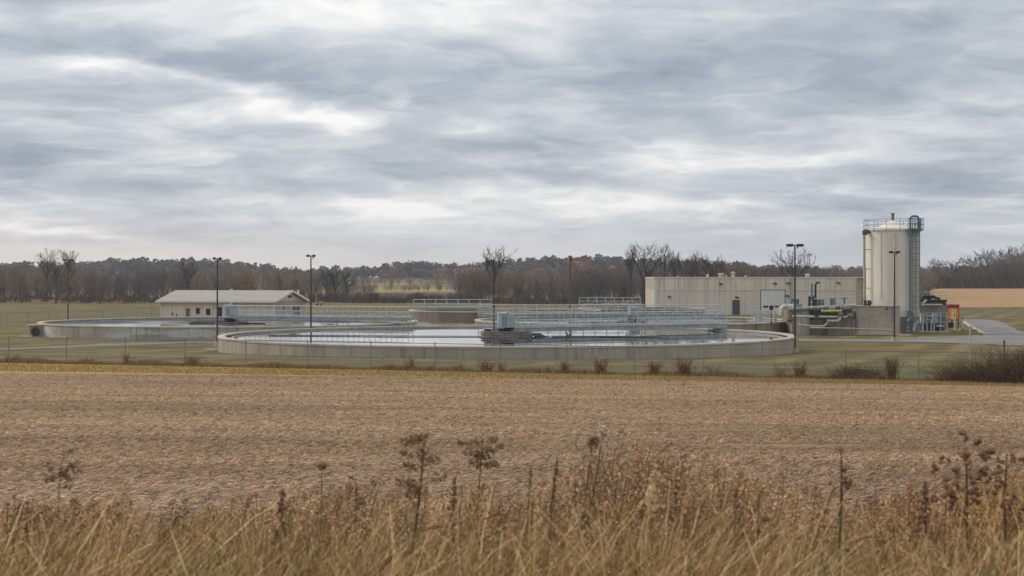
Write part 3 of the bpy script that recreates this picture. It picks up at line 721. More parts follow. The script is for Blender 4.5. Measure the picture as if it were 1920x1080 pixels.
# ------------------------------------------------------------------ right long building
def right_building():
    Y = 237.0; x0, x1 = X(1227, Y), X(1617, Y); H = 6.0; W = x1-x0
    t = thing('treatment_building', 'long beige panel building with grey roller door behind the tanks', 'building', (x0, Y, 0))
    m = MB(); m.box(0, 0, -.5, W-.9, 16, H-.16); m.build('wall', M['panel'], t)
    m = MB(); m.box(W-.9, .5, -.5, W, 15, H-.16); m.build('side_wall', M['tan_pipe'], t)
    m = MB(); m.box(-.08, -.10, H-.16, W+.05, 16.1, H-.02); m.build('parapet_cap', M['trim'], t)
    m = MB(); m.box(-.03, -.03, -.5, .16, -.003, H-.16); m.build('corner_trim', M['trim'], t)
    def fx(px): return X(px, Y)-x0
    def fz(py): return Zp(py, Y)
    m = MB(); m.box(.3, -.012, fz(546.2), W-1, -.003, fz(545.6)); m.build('panel_joint', M['block_dark'], t)
    d = MB(); dx0, dx1, dz = fx(1427), fx(1471), fz(544.5)
    d.box(dx0-.12, -.06, 0, dx0, .02, dz+.12); d.box(dx1, -.06, 0, dx1+.12, .02, dz+.12); d.box(dx0, -.06, dz, dx1, .02, dz+.12); fr = d.build('roller_door', M['pole_grey'], t)
    q = MB(); q.box(dx0, -.045, 0, dx1, -.004, dz)
    for k in range(1, 7): q.box(dx0, -.055, dz*k/7, dx1, -.046, dz*k/7+.03)
    q.build('door_leaf', mat_plain('door_leaf', (.62, .63, .61), .5, 0, .08, .5), fr)
    for a in (1431, 1442, 1453): q = MB(); q.box(fx(a), -.06, fz(577), fx(a+9), -.047, fz(573)); q.build('door_window', M['glass'], fr)
    q = MB(); q.box(fx(1373), -.07, 0, fx(1387), -.003, fz(562.5)); fo = q.build('door', M['pole_grey'], t)
    q = MB(); q.box(fx(1373.6), -.085, .05, fx(1386.5), -.072, fz(563.3)); q.build('leaf', M['teal'], fo)
    q = MB(); q.box(fx(1244), -.02, 0, fx(1258.5), -.003, fz(561.5)); q.build('blind_door', M['panel'], t)
    q = MB(); q.box(fx(1400), -.05, fz(573.5), fx(1405), -.003, fz(567)); q.build('notice', M['white'], t)
    q = MB(); q.box(fx(1401), -.056, fz(571), fx(1403.5), -.051, fz(569)); q.build('notice_mark', M['dark'], t)
    for a, by in ((1350, 532), (1451, 531), (1476, 530.5), (1474, 554), (1380, 557), (1253, 556), (1570, 530)):
        q = MB(); zc = fz(by); q.box(fx(a)-.12, -.14, zc-.12, fx(a)+.12, -.003, zc+.12); q.cyl((fx(a)+.1, -.14, zc), (fx(a)+.42, -.3, zc-.12), .11, .15); q.build('wall_light', M['rust'], t)
    q = MB(); q.cyl((fx(1484), -.18, fz(575)), (fx(1484), -.18, H-.2), .16, n=10); q.build('vent_pipe', M['galv_pale'], t)
    q = MB(); q.cyl((fx(1607), -.05, 0), (fx(1607), -.05, H-.2), .10, n=8); q.build('downpipe', M['tan_pipe'], t)
    for (a, w, hh, mt, kind) in ((1323, .5, .75, 'dark', 0), (1331, .4, .35, 'trim', 1), (1357, 1.0, .6, 'roofstuff', 2), (1380, .65, .85, 'roofstuff', 3), (1366, .5, .3, 'roofstuff', 2), (1521, .8, .5, 'galv_pale', 0)):
        q = MB(); cx = fx(a)
        q.cyl((cx, 3, H-.05), (cx, 3, H+hh*.7), w*.42, n=12); q.cyl((cx, 3, H+hh*.7), (cx, 3, H+hh), w*.62, w*.35, n=12)
        q.build('roof_vent', M[mt], t)
    q = MB(); q.tube([(fx(1272), 2, H), (fx(1275), 2, H+.15)], .06); q.tube([(fx(1398), 2, H-.1), (fx(1404), 2, H+.3)], .05); q.build('roof_pipe', M['trim'], t)
    return t
right_building()

# ------------------------------------------------------------------ lamps
def lamp(label, x, y, top, heads=2, w=.5, mat='pole', scale=1.0):
    t = thing('street_lamp', label, 'lamp post', (x, y, g(x, y)-.02), group='double headed lamp posts around the tanks')
    h = top-g(x, y)
    m = MB(); m.cyl((0, 0, .2), (0, 0, h), .085, .055, n=10); m.build('pole', M[mat], t, smooth=True)
    m = MB(); m.cyl((0, 0, -.1), (0, 0, .35), .30, .28, n=14); m.build('footing', M['coping'], t, smooth=True)
    m = MB(); m.cyl((-.30*w/.5, 0, h-.02), (.30*w/.5, 0, h-.02), .035, n=6); m.build('arm', M[mat], t)
    for s in (-1, 1):
        m = MB(); m.box(min(s*.14, s*(.14+w)), -.2, h-.10, max(s*.14, s*(.14+w)), .2, h+.09); hd = m.build('lamp_head', M[mat], t, bevel=.05)
        m = MB(); m.box(min(s*.2, s*(.08+w)), -.15, h-.125, max(s*.2, s*(.08+w)), .15, h-.101); m.build('lens', M['lens'], hd)
    m = MB(); m.cyl((.18, 0, h-.1), (.18, 0, h-.26), .05, n=8); m.build('sensor', M['dark'], t)
    return t
def lampx(label, px, Y, pytop, **k): return lamp(label, X(px, Y), Y, Zp(pytop, Y), **k)
lampx('dark double lamp post in front, at the right end of the big tank', 1490.5, 112, 459)
lampx('double lamp post in front of the silo and concrete block', 1677, 133.5, 472, w=.35)
lampx('double lamp post rising between left and front tanks, right of the gabled roof', 583, 134, 479, w=.26)
lampx('slim lamp post in front of the low gabled building roof', 407.5, 125, 484, w=.22)
lampx('leftmost lamp post, behind the left tank before the tall bare trees', 127.5, 184, 487, w=.55)
lampx('small distant lamp post behind the long building roof', 1518, 258, 477, w=.3, mat='pole_grey')
# utility pole
t = thing('utility_pole', 'dark wooden utility pole between the two far tanks', 'utility pole', (X(1069, 235), 235, 0))
m = MB(); m.cyl((0, 0, -.2), (0, 0, Zp(479, 235)), .19, .15, n=10); m.build('pole', M['rust'], t, smooth=True)
m = MB(); hz = Zp(479, 235); m.box(-.35, -.08, hz-.25, .35, .08, hz-.1); m.cyl((.2, 0, hz-.9), (.2, 0, hz-.3), .16, n=10); m.build('crossarm', M['dark'], t)
# pale pole and steel rack in the back
post('pale pole beside the low rack behind the gabled building', (X(593, 290), 290, 0), 3.3, .09, 'tan_pipe', 'marker_pole', 'pole')
t = thing('steel_rack', 'low blue grey steel rack on the grass right of the gabled building', 'rack', (X(598, 262), 262, 0))
m = MB(); m.box(-.9, -.4, .95, .9, .4, 1.02); m.box(-.7, -.3, .3, .7, .3, .38); m.build('shelf', M['galv_pale'], t)
for sx in (-.8, .8):
    for sy in (-.35, .35): m = MB(); m.cyl((sx, sy, 0), (sx, sy, 1.0), .05, n=6); m.build('leg', M['galv'], t)
m = MB(); m.box(-.5, -.25, 1.02, -.1, .25, 1.35); m.box(.2, -.2, 1.02, .6, .2, 1.25); m.build('load', M['dark'], t)
# ------------------------------------------------------------------ pipe gallery, silo and its block (right)
def W_(px, py, Y): return Vector((X(px, Y), Y, Zp(py, Y)))
def gallery():
    Y = 149.0
    t = thing('pipe_gallery', 'concrete pipe gallery with recessed wall left of the silo block', 'concrete structure', (X(1487, Y), Y, 0))
    o0 = Vector((X(1487, Y), Y, 0))
    def fx(px): return X(px, Y)-o0.x
    def fz(py): return Zp(py, Y)
    m = MB(); m.box(fx(1480), 0, fz(581), fx(1604), 6.5, fz(577.5)); m.build('slab', M['block'], t, bevel=.02)
    m = MB(); m.box(fx(1488), 1.9, -.3, fx(1606), 6.3, fz(581)-.003); m.build('back_wall', M['block_dark'], t)
    m = MB(); m.box(fx(1548), .5, -.3, fx(1606), 1.89, fz(598)); m.box(fx(1516), .9, -.3, fx(1547.9), 1.88, fz(600)); m.build('low_wall', M['block_dark'], t, bevel=.02)
    m = MB(); m.cyl((fx(1506), .9, -.3), (fx(1506), .9, fz(581)-.01), .83, n=28); m.build('round_column', M['coping'], t, smooth=True)
    m = MB(); m.box(fx(1486), .3, -.3, fx(1492), 1.9, fz(581)-.005); m.build('end_wall', M['conc_brown'], t)
    m = MB(); m.box(fx(1480), .2, fz(600), fx(1487), 3.5, fz(581)-.006); m.build('brown_stub', M['conc_brown'], t)
    return t
gallery()
def pipe(label, pts, r, mat, flanges=(), name='pipe', caps=None, group='pipes along the concrete gallery'):
    pts = [Vector(p) for p in pts]; t = thing(name, label, 'pipe', tuple(pts[0]), group=group)
    # round the bends
    q = [pts[0]]
    for a, b_, c_ in zip(pts, pts[1:], pts[2:]):
        d0 = (a-b_); d1 = (c_-b_); k = min(d0.length, d1.length, r*3.2)*.8
        p0 = b_+d0.normalized()*k; p1 = b_+d1.normalized()*k
        for s in range(5):
            u = s/4; q.append(p0*(1-u)**2+b_*2*u*(1-u)+p1*u*u)
    q.append(pts[-1]); m = MB(); m.tube([x-pts[0] for x in q], r, 12); m.build('tube', M[mat], t, smooth=True)
    m = MB()
    for f in list(flanges)+[0.03, .97]:
        seg = [(pts[i+1]-pts[i]).length for i in range(len(pts)-1)]; L = sum(seg)*f; i = 0
        while i < len(seg)-1 and L > seg[i]: L -= seg[i]; i += 1
        d = (pts[i+1]-pts[i]).normalized(); c = pts[i]+d*L-pts[0]; m.cyl(c-d*.04, c+d*.04, r*1.35, n=12)
    m.build('flange', M['galv'], t)
    return t
Yg = 148.2
pipe('long pale green main pipe lying on top of the gallery', [W_(1486, 579, 148.3)+Vector((0,.2,.0)), W_(1604, 573, 149)], .17, 'green_pipe', (.3, .55, .8))
pipe('thin yellow pipe below the green main pipe', [W_(1540, 583.5, 147.9), W_(1578, 583, 147.9)], .12, 'yellow', ())
pipe('white elbow pipe dropping from the gallery into the brown tank', [W_(1488, 574.5, 150), W_(1470, 574.5, 150), W_(1466, 577, 150), W_(1465, 592, 150)], .22, 'white_pipe', (.4,))
pipe('second white pipe over the gallery left edge', [W_(1500, 577, 150.8), W_(1477, 577.5, 150.8), W_(1477, 600, 150.8)], .18, 'white_pipe', (.4,))
pipe('pipe hung under the slab from column to silo block', [W_(1486, 593, 148), W_(1588, 594.5, 148), W_(1598, 590, 148)], .11, 'white_pipe', (.25, .5, .75))
pipe('bent white pipe rising beside the valves', [W_(1551, 602, 148), W_(1572, 601.5, 148), W_(1576, 596, 148), W_(1577, 586, 148)], .13, 'white_pipe', (.5,))
pipe('short grey pipe by the round column', [W_(1497, 609, 147.8), W_(1520, 611.5, 147.8), W_(1545, 612, 147.8), W_(1551, 606, 147.8)], .11, 'galv_pale', (.4,))
pipe('longest low pipe running from round column to silo block', [W_(1518, 614.5, 147.4), W_(1600, 616, 147.4), W_(1655, 618.5, 147.4), W_(1675, 620, 148)], .075, 'tan_pipe', (.3, .6))
pipe('tall dark pipe rising left of the grey lamp arm', [W_(1522, 582, 149.5), W_(1522, 530, 149.5)], .10, 'blue_steel', (.3, .6))
pipe('tall dark pipe with lamp arm above the gallery', [W_(1529, 586, 149.3), W_(1529, 530, 149.3), W_(1538, 529, 149.3)], .11, 'dark', (.4,))
def valve(label, p, s=1.0, mat='green_pipe'):
    t = thing('valve', label, 'valve', tuple(p), group='valves on the gallery pipes')
    m = MB(); m.cyl((-.28*s, 0, 0), (.28*s, 0, 0), .26*s, n=14); m.cyl((-.3*s, 0, 0), (-.24*s, 0, 0), .36*s, n=14); m.cyl((.24*s, 0, 0), (.3*s, 0, 0), .36*s, n=14); m.build('body', M[mat], t)
    m = MB(); m.cyl((0, 0, 0), (0, 0, .75*s), .05*s); m.build('stem', M['dark'], t)
    m = MB(); 
    pts = [(.28*s*math.cos(a*math.pi/8), .28*s*math.sin(a*math.pi/8), .75*s) for a in range(17)]; m.tube(pts, .03*s, 6); m.cyl((-.28*s, 0, .75*s), (.28*s, 0, .75*s), .02*s, n=5); m.build('handwheel', M['dark'], t)
valve('green flanged valve where the main pipe meets the silo block', W_(1583, 576, 148.6), 1.2)
valve('valve on main pipe right of the dark pump column', W_(1560, 577, 148.5), .9)
valve('small grey valve under the slab near silo block', W_(1575, 590, 148), .8, 'pole_grey')
valve('pale valve on the bent white pipe', W_(1594, 592, 148), .9, 'block_dark')
valve('valve at left end of the main pipe by the slim lamp post', W_(1497, 575, 148.8), .9, 'blue_steel')
def cabinet(label, p, w, h, d, mat, group='control boxes on the gallery'):
    t = thing('control_box', label, 'control box', tuple(p), group=group)
    m = MB(); m.box(-w/2, -d/2, 0, w/2, d/2, h); m.build('body', M[mat], t, bevel=.02)
    m = MB(); m.box(-w*.4, -d/2-.03, h*.1, w*.4, -d/2-.003, h*.9); m.build('door', M[mat], t)
    m = MB(); m.box(w*.25, -d/2-.06, h*.45, w*.32, -d/2-.031, h*.55); m.build('latch', M['dark'], t)
    return t
cabinet('dark control box on the gallery left of the blue pipes', W_(1521, 578, 150), .55, 1.2, .5, 'dark')
cabinet('blue grey control box beside the dark tall pipe', W_(1536, 578, 150), .9, .9, .5, 'blue_steel')
cabinet('tall slim teal control box at the gallery railing', W_(1561, 577, 150.5), .5, .95, .4, 'blue_steel')
cabinet('dark rounded box standing behind the white elbow pipe', W_(1489, 577, 151), .75, .9, .5, 'blue_steel')
cabinet('small grey box on the slab front, right of the dark tall pipe', W_(1531, 594, 148), .35, .7, .3, 'dark')
rail_run('galvanised guard rail along the top of the pipe gallery', [tuple(W_(1487, 577, 153)), tuple(W_(1604, 577, 153))], 1.1, 1.2, levels=(1, .55))
rail_run('second guard rail behind the gallery pipes near the silo', [tuple(W_(1540, 574, 149.4)), tuple(W_(1562, 574, 149.4)), tuple(W_(1575, 566.5, 150.5)), tuple(W_(1612, 567, 150.5))], .8, .9, levels=(1, .5), mat='galv_pale')

def silo_block():
    Y = 150.6
    o0 = Vector((X(1605, Y), Y, 0)); t = thing('concrete_block', 'square concrete block in front of the silo foot', 'concrete structure', tuple(o0))
    def fx(px): return X(px, Y)-o0.x
    def fz(py): return Zp(py, Y)
    m = MB(); m.box(0, 0, -.4, fx(1687), 2.2, fz(575)); m.build('wall', M['block'], t, bevel=.03)
    m = MB(); m.box(-.25, -.08, fz(575)+.003, fx(1688.5), 2.25, fz(573)); m.build('top_slab', M['coping'], t, bevel=.015)
    m = MB()
    for py in (590, 602, 612): m.box(fx(1630), -.004, fz(py), fx(1686), .01, fz(py)+.025)
    m.box(fx(1629.5), -.004, -.2, fx(1630), .01, fz(575)); m.build('form_joint', M['block_dark'], t)
    m = MB(); m.cyl((fx(1663), -.06, fz(578.5)), (fx(1663), -.001, fz(578.5)), .18, n=16); m.build('vent', M['block_dark'], t)
    m = MB(); m.box(fx(1617), -.12, fz(597), fx(1622), -.001, fz(593)); m.build('wall_plate', M['galv_pale'], t)
    m = MB(); m.box(-1.9, -.35, -.1, fx(1688), -.003, .10); m.build('footing', M['coping'], t)
silo_block()

SY = 156.0; SX = X(1674, SY); SR = 2.72; ST = Zp(433, SY); SB = 1.7
def silo():
    t = thing('storage_silo', 'tall cream cylindrical silo with railed top and caged ladder', 'silo', (SX, SY, 0))
    m = MB(); m.lathe([(SR, SB), (SR, ST), (.01, ST+.01)], n=96, closed=False); m.build('shell', M['silo'], t, smooth=True)
    m = MB(); m.lathe([(SR+.10, ST-.02), (SR+.10, ST+.10), (SR-.1, ST+.12), (1.5, ST+.42), (.7, ST+.78), (.2, ST+1.08), (.01, ST+1.10)], n=64, closed=False); m.build('roof', M['silo'], t, smooth=True)
    m = MB(); m.lathe([(SR+.02, -.3), (SR+.02, SB), (SR-.2, SB), (SR-.2, -.3)], n=64); m.build('skirt', M['block_dark'], t, smooth=True)
    # welded seams
    m = MB()
    for off in (-31*SY/F,):
        a = math.asin(off/SR); p = Vector((math.sin(a)*(SR+.01), -math.cos(a)*(SR+.01), 0)); m.box(p.x-.03, p.y-.02, SB+1.9, p.x+.03, p.y+.02, ST-.1)
    m.build('seam', M['tan_pipe'], t)
    for z in (SB+.02, ST-.12):
        m = MB(); m.lathe([(SR+.05, z), (SR+.05, z+.10), (SR-.01, z+.10), (SR-.01, z)], n=64); m.build('stiffener', M['silo'], t, smooth=True)
    # pipe on the left
    lx = X(1620.5, SY-.8)-SX
    m = MB(); m.tube([(lx, -.8, 3.0), (lx, -.8, ST-.15)], .13, 12); m.build('fill_pipe', M['tan_pipe'], t, smooth=True)
    m = MB(); m.tube([(lx-.1, -.8, ST-.12), (lx+.3, -.8, ST-.10), (-SR*.9, -.7, ST-.12)], .20, 12); m.cyl((lx-.16, -.8, ST-.2), (lx+.3, -.8, ST-.2), .26, n=12)
    for k in range(1, 5): m.box(lx, -.86, ST-k*2.0, -SR*.93, -.80, ST-k*2.0+.06)
    m.build('pipe_bracket', M['rust'], t)
    # pipe on the front
    px_ = X(1676, SY-SR)-SX
    m = MB(); m.tube([(px_, -SR-.2, 2.7), (px_, -SR-.2, ST-.35)], .11, 12); m.build('fill_pipe', M['white_pipe'], t, smooth=True)
    m = MB()
    for z in (ST-.5, ST-1.2, ST-1.9, ST-4.5, 5.0): m.cyl((px_, -SR-.2, z), (px_, -SR-.2, z+.12), .16, n=12)
    m.build('pipe_collar', M['white_pipe'], t, smooth=True)
    m = MB(); m.cyl((0, 0, ST+.9), (0, 0, ST+1.75), .14, n=12); m.cyl((0, 0, ST+1.75), (0, 0, ST+1.85), .2, n=12); m.build('vent', M['pole_grey'], t, smooth=True)
    # railing round the top
    m = MB(); RRr = 2.95; zt = ST+1.15; n = 20
    pts = [(RRr*math.cos(2*math.pi*i/40), RRr*math.sin(2*math.pi*i/40)) for i in range(41)]
    for h in (ST+1.15, ST+.62, ST+.18): m.tube([(x, y, h) for x, y in pts], .026, 6)
    m.build('top_rail', M['blue_steel'], t)
    m = MB()
    for i in range(0, 40, 3): m.cyl((pts[i][0], pts[i][1], ST-.1), (pts[i][0], pts[i][1], zt), .026, n=6)
    m.build('rail_post', M['blue_steel'], t)
    # platform box on the right front
    a = R(31); ca = Vector((math.sin(a), -math.cos(a), 0)); ua = Vector((math.cos(a), math.sin(a), 0))
    c = ca*(SR+.25)
    m = MB(); m.obox(c-ua*1.0-ca*.3, c+ua*.9-ca*.3, 1.3, ST-.02, ST+.06); m.build('platform', M['blue_steel'], t)
    m = MB()
    for s in np.linspace(-1.2, 1.0, 11):
        q = c+ua*s+ca*.35; m.cyl((q.x, q.y, ST), (q.x, q.y, zt+.05), .03, n=6)
    for h in (.1, .6, 1.2): 
        q0 = c-ua*1.2+ca*.35; q1 = c+ua*1.0+ca*.35; m.cyl((q0.x, q0.y, ST+h), (q1.x, q1.y, ST+h), .035, n=6)
    m.build('platform_rail', M['blue_steel'], t)
    # ladder and cage
    lc = ca*(SR+.30); m = MB()
    for s in (-.24, .24): q = lc+ua*s; m.cyl((q.x, q.y, .2), (q.x, q.y, ST+1.1), .035, n=6)
    z = .4
    while z < ST: q0 = lc-ua*.24; q1 = lc+ua*.24; m.cyl((q0.x, q0.y, z), (q1.x, q1.y, z), .018, n=5); z += .30
    ld = m.build('ladder', M['blue_steel'], t)
    m = MB(); z = 2.6
    while z < ST+.9:
        arc = [lc+ua*.38*math.cos(k*math.pi/6)+ca*.75*math.sin(k*math.pi/6) for k in range(7)]; m.tube([(q.x, q.y, z) for q in arc], .026, 5); z += .62
    for k in (1, 3, 5): q = lc+ua*.38*math.cos(k*math.pi/6)+ca*.75*math.sin(k*math.pi/6); m.cyl((q.x, q.y, 2.6), (q.x, q.y, ST+.9), .022, n=5)
    m.build('cage', M['blue_steel'], ld)
    # gooseneck pipe left of the ladder
    g0 = ca*(SR+.35)-ua*.62; g1 = ca*(SR+.55)+ua*.36; top = Zp(406, SY-2)
    m = MB(); pts = [(g0.x, g0.y, .3), (g0.x, g0.y, top-.25), (g0.x+.08, g0.y, top-.06), (g0.x+.26, g0.y+.05, top), ((g0.x+g1.x)/2, (g0.y+g1.y)/2, top), (g1.x-.2, g1.y-.05, top), (g1.x-.05, g1.y, top-.1), (g1.x, g1.y, top-.35), (g1.x, g1.y, ST-.4)]
    m.tube(pts, .115, 12); m.build('gooseneck_pipe', M['blue_steel'], t, smooth=True)
silo()
# dark blower beside silo foot
for lab, px in (('dark round blower on the silo block, left one', 1622.5), ('dark round blower on the silo block, right one', 1628.5)):
    t = thing('blower', lab, 'blower', tuple(W_(px, 573, 151.5)), group='round blowers on the silo block')
    m = MB(); m.cyl((0, -.25, .28), (0, .3, .28), .27, n=16); m.build('casing', M['dark'], t, smooth=True)
    m = MB(); m.cyl((0, -.29, .28), (0, -.25, .28), .10, n=12); m.build('hub', M['pole_grey'], t)
    m = MB(); m.box(-.2, -.2, -.02, .2, .25, .10); m.build('foot', M['dark'], t)
t = thing('pipe_loop', 'thin bent steel pipe loop left of the silo foot', 'pipe', tuple(W_(1619, 573, 151)))
m = MB(); m.tube([(0, 0, 0), (0, 0, .95), (.1, 0, 1.05), (.3, 0, 1.05), (.38, 0, .95), (.38, 0, .1)], .035, 8); m.build('tube', M['galv'], t); m = MB(); m.cyl((0,0,0),(0,0,.06),.09); m.cyl((.38,0,.1),(.38,0,.16),.09); m.build('flange', M['dark'], t)

# ------------------------------------------------------------------ equipment right of the silo
def side_tank():
    Y = 161.0; o0 = Vector((X(1724, Y), Y, 0))
    def fx(px): return X(px, Y)-o0.x
    def fz(py): return Zp(py, Y)
    t = thing('process_tank', 'dark rust brown steel tank on a concrete base right of the silo', 'tank', tuple(o0))
    m = MB(); m.box(-1.0, 0, -.3, fx(1775.5), 5, fz(573)); m.build('base', M['block_dark'], t, bevel=.02)
    m = MB(); m.box(fx(1732), .15, fz(573)+.003, fx(1775.5), 4.8, fz(563.5)); m.build('bin', M['rust'], t, bevel=.02)
    m = MB(); m.box(fx(1727), -.1, fz(564), fx(1776), 4.9, fz(562)); m.build('rim', M['dark'], t)
    m = MB(); m.tube([(fx(1727), .2, fz(562)), (fx(1733), .2, fz(555)), (fx(1752), .2, fz(555)), (fx(1760), .2, fz(561))], .10, 8); m.tube([(fx(1728), 1.5, fz(561)), (fx(1745), 1.5, fz(556)), (fx(1770), 1.5, fz(560))], .14, 8); m.box(fx(1736), .8, fz(562), fx(1750), 2, fz(557)); m.build('conveyor', M['dark'], t)
    m = MB(); m.tube([(fx(1728), -.3, fz(571.5)), (fx(1764), -.3, fz(571.5)), (fx(1765), -.3, fz(573))], .11, 8); m.tube([(fx(1730), -.3, fz(569)), (fx(1736), -.3, fz(562))], .12, 8); m.build('side_pipe', M['galv_pale'], t)
side_tank()
rail_run('thin guard rail on top of the dark steel tank', [tuple(W_(1730, 561, 162)), tuple(W_(1774, 561, 162))], .75, 1.0, levels=(1, .5), mat='galv')
rail_run('short rail above the red container', [tuple(W_(1777, 573, 168)), tuple(W_(1791, 573, 168))], .8, .8, levels=(1, .5), mat='galv')
def skid():
    Y = 157.5; o0 = Vector((X(1726, Y), Y, 0))
    def fx(px): return X(px, Y)-o0.x
    def fz(py): return Zp(py, Y)
    t = thing('pump_skid', 'grey pump skid of frames and cabinets below the dark tank', 'pump skid', tuple(o0))
    m = MB()
    for px in (1727, 1737, 1750, 1762, 1774.5):
        m.box(fx(px), -.05, 0, fx(px)+.16, .08, fz(586))
    for py in (587, 594, 604): m.box(fx(1726), -.04, fz(py), fx(1775), .06, fz(py)+.07)
    m.build('frame', M['beam'], t)
    for q0, q1, w_ in ((1729, 1736, .9), (1752, 1760, 1.0)): m = MB(); m.box(fx(q0), .2, fz(606), fx(q1), w_, fz(589)); m.build('cabinet', M['white_pipe' if q0 == 1729 else 'galv'], t, bevel=.02)
    m = MB(); m.cyl((fx(1739), .4, fz(597)), (fx(1748), .4, fz(597)), .35, n=14); m.box(fx(1764), .2, fz(604), fx(1772), .9, fz(592)); m.build('pump', M['blue_steel'], t)
    for q0, q1, qz in ((1743, 1758, 606), (1727, 1740, 608), (1760, 1772, 607)): m = MB(); m.box(fx(q0), .6, .1, fx(q1), 1.4, fz(qz)); m.build('motor', M['dark'], t)
    m = MB(); m.box(-.3, -.6, -.1, fx(1778), 1.6, .1); m.build('plinth', M['coping'], t)
    m = MB(); m.tube([(fx(1730), -.15, .1), (fx(1730), -.15, fz(600)), (fx(1745), -.15, fz(600)), (fx(1745), -.15, .1)], .09, 8); m.tube([(fx(1755), -.15, fz(611)), (fx(1768), -.15, fz(611))], .09, 8); m.build('pipework', M['galv'], t)
skid()
# valves and pipes at the silo foot
pipe('dark cluster pipe at the silo foot beside the ladder', [W_(1703, 622, 152.3), W_(1703, 600, 152.3), W_(1712, 594, 152.3), W_(1712, 584, 152.3)], .12, 'blue_steel', (.2, .5))
pipe('grey blue pipe leaving the silo foot to the right', [W_(1713, 620, 152.5), W_(1716, 606, 152.5), W_(1722, 603, 152.5)], .12, 'galv', (.5,))
cabinet('blue grey box at silo foot under the ladder cage', W_(1707, 601, 152.6), .6, 1.0, .5, 'blue_steel')
def container():
    Y = 170.0; o0 = Vector((X(1776, Y), Y, 0)); w = X(1798, Y)-o0.x; D_ = 4.6
    zb = Zp(601, Y); zt = Zp(573, Y)
    t = thing('hopper_container', 'red container with yellow orange front standing on dark legs', 'container', tuple(o0), R(-7))
    m = MB(); m.box(0, 0, zb, w, D_, zt); m.build('body', M['red'], t, bevel=.03)
    m = MB(); m.box(-.06, -.06, zt+.003, w+.06, D_, zt+.12); m.build('roof', M['red'], t)
    n = 5; mats = ['orange', 'amber', 'cream', 'amber', 'orange']
    for i in range(n):
        m = MB(); m.box(.07+(w-.14)*i/n, -.05, zb+.12, .07+(w-.14)*(i+1)/n-.03, -.003, zt-.32); m.build('front_panel', M[mats[i]], t)
    for x in (.05, w-.15):
        for y in (.05, D_-.2): m = MB(); m.box(x, y, -.2, x+.12, y+.12, zb-.003); m.build('leg', M['dark'], t)
    m = MB(); m.box(.2, 1, .1, w-.2, 3, .6); m.build('chute', M['dark'], t)
container()
post('white bollard post in front of the red container, left one', (X(1790, 158), 158, 0), 1.75, .10, 'white_pipe', 'bollard', 'post')
post('white post at the right corner of the red container', (X(1804.5, 164), 164, 0), 1.3, .11, 'white_pipe', 'bollard', 'post')
post('short pale post beside the kerb right of the container', (X(1800.5, 158), 158, 0), .6, .08, 'white_pipe', 'bollard', 'post')
for lab, px, py, w in (('flat concrete cover in the grass before the silo block', 1740, 634, 1.5), ('pale slab by the driveway below the silo foot', 1697, 629, 1.0)):
    x, y = ground_px(px, py); m = MB(); m.box(-w/2, -.5, -.05, w/2, .5, .10); o = m.build('concrete_cover', M['coping'], bevel=.02); o.location = (x, y, 0); tag(o, lab, 'concrete cover')
# little boxes on the brown tank's far right rim
t = thing('rim_platform', 'blue grey steel platform on the right rim of the brown stained tank', 'platform', (X(1425, 152), 152, 0))
m = MB(); m.box(-.9, -.5, RIM+.02, 1.6, .5, RIM+.12); m.box(-.6, -.3, RIM+.12, .3, .3, RIM+.5); m.build('deck', M['galv'], t)
m = MB()
for x in (-.8, 0, .8, 1.5):
    m.cyl((x, -.4, RIM+.1), (x, -.4, RIM+1.1), .035, n=6); m.cyl((x, .4, RIM+.1), (x, .4, RIM+1.1), .035, n=6)
for y in (-.4, .4):
    for h in (.6, 1.1): m.cyl((-.8, y, RIM+h), (1.5, y, RIM+h), .03, n=6)
m.build('handrail', M['galv_pale'], t)
m = MB(); m.box(1.35, -.7, .2, 1.6, -.5, RIM+.9); m.build('end_plate', M['galv_pale'], t)
t = thing('instrument_post', 'slim post with dark instrument head on the brown tank rim', 'post', (X(1446, 150), 150, RIM))
m = MB(); m.cyl((0,0,-.2),(0,0,1.25),.04); m.build('shaft', M['dark'], t); m = MB(); m.box(-.18,-.1,1.25,.18,.1,1.5); m.build('head', M['dark'], t); m = MB(); m.cyl((0,0,-.02),(0,0,.06),.12); m.build('base', M['dark'], t)

# ------------------------------------------------------------------ fences
def mat_mesh():
    m = bpy.data.materials.new('chain_link'); m.use_nodes = True; t = m.node_tree; t.nodes.clear(); b = NB(t)
    out = b.node('ShaderNodeOutputMaterial'); p = b.node('ShaderNodeBsdfPrincipled'); tr = b.node('ShaderNodeBsdfTransparent'); mx = b.node('ShaderNodeMixShader')
    x, y, z = b.sep(b.node('ShaderNodeTexCoord').outputs['Object'])
    def lines(e): 
        q = b.m('FRACT', b.m('DIVIDE', e, .075)); return b.m('LESS_THAN', q, .085)
    f = b.m('MAXIMUM', lines(b.add(x, z)), lines(b.sub(x, z)))
    b.put(mx.inputs[0], f); p.inputs['Base Color'].default_value = (.30, .32, .32, 1); p.inputs['Roughness'].default_value = .5; p.inputs['Metallic'].default_value = .4
    t.links.new(tr.outputs[0], mx.inputs[1]); t.links.new(p.outputs[0], mx.inputs[2]); t.links.new(mx.outputs[0], out.inputs[0]); return m
M['mesh'] = mat_mesh()
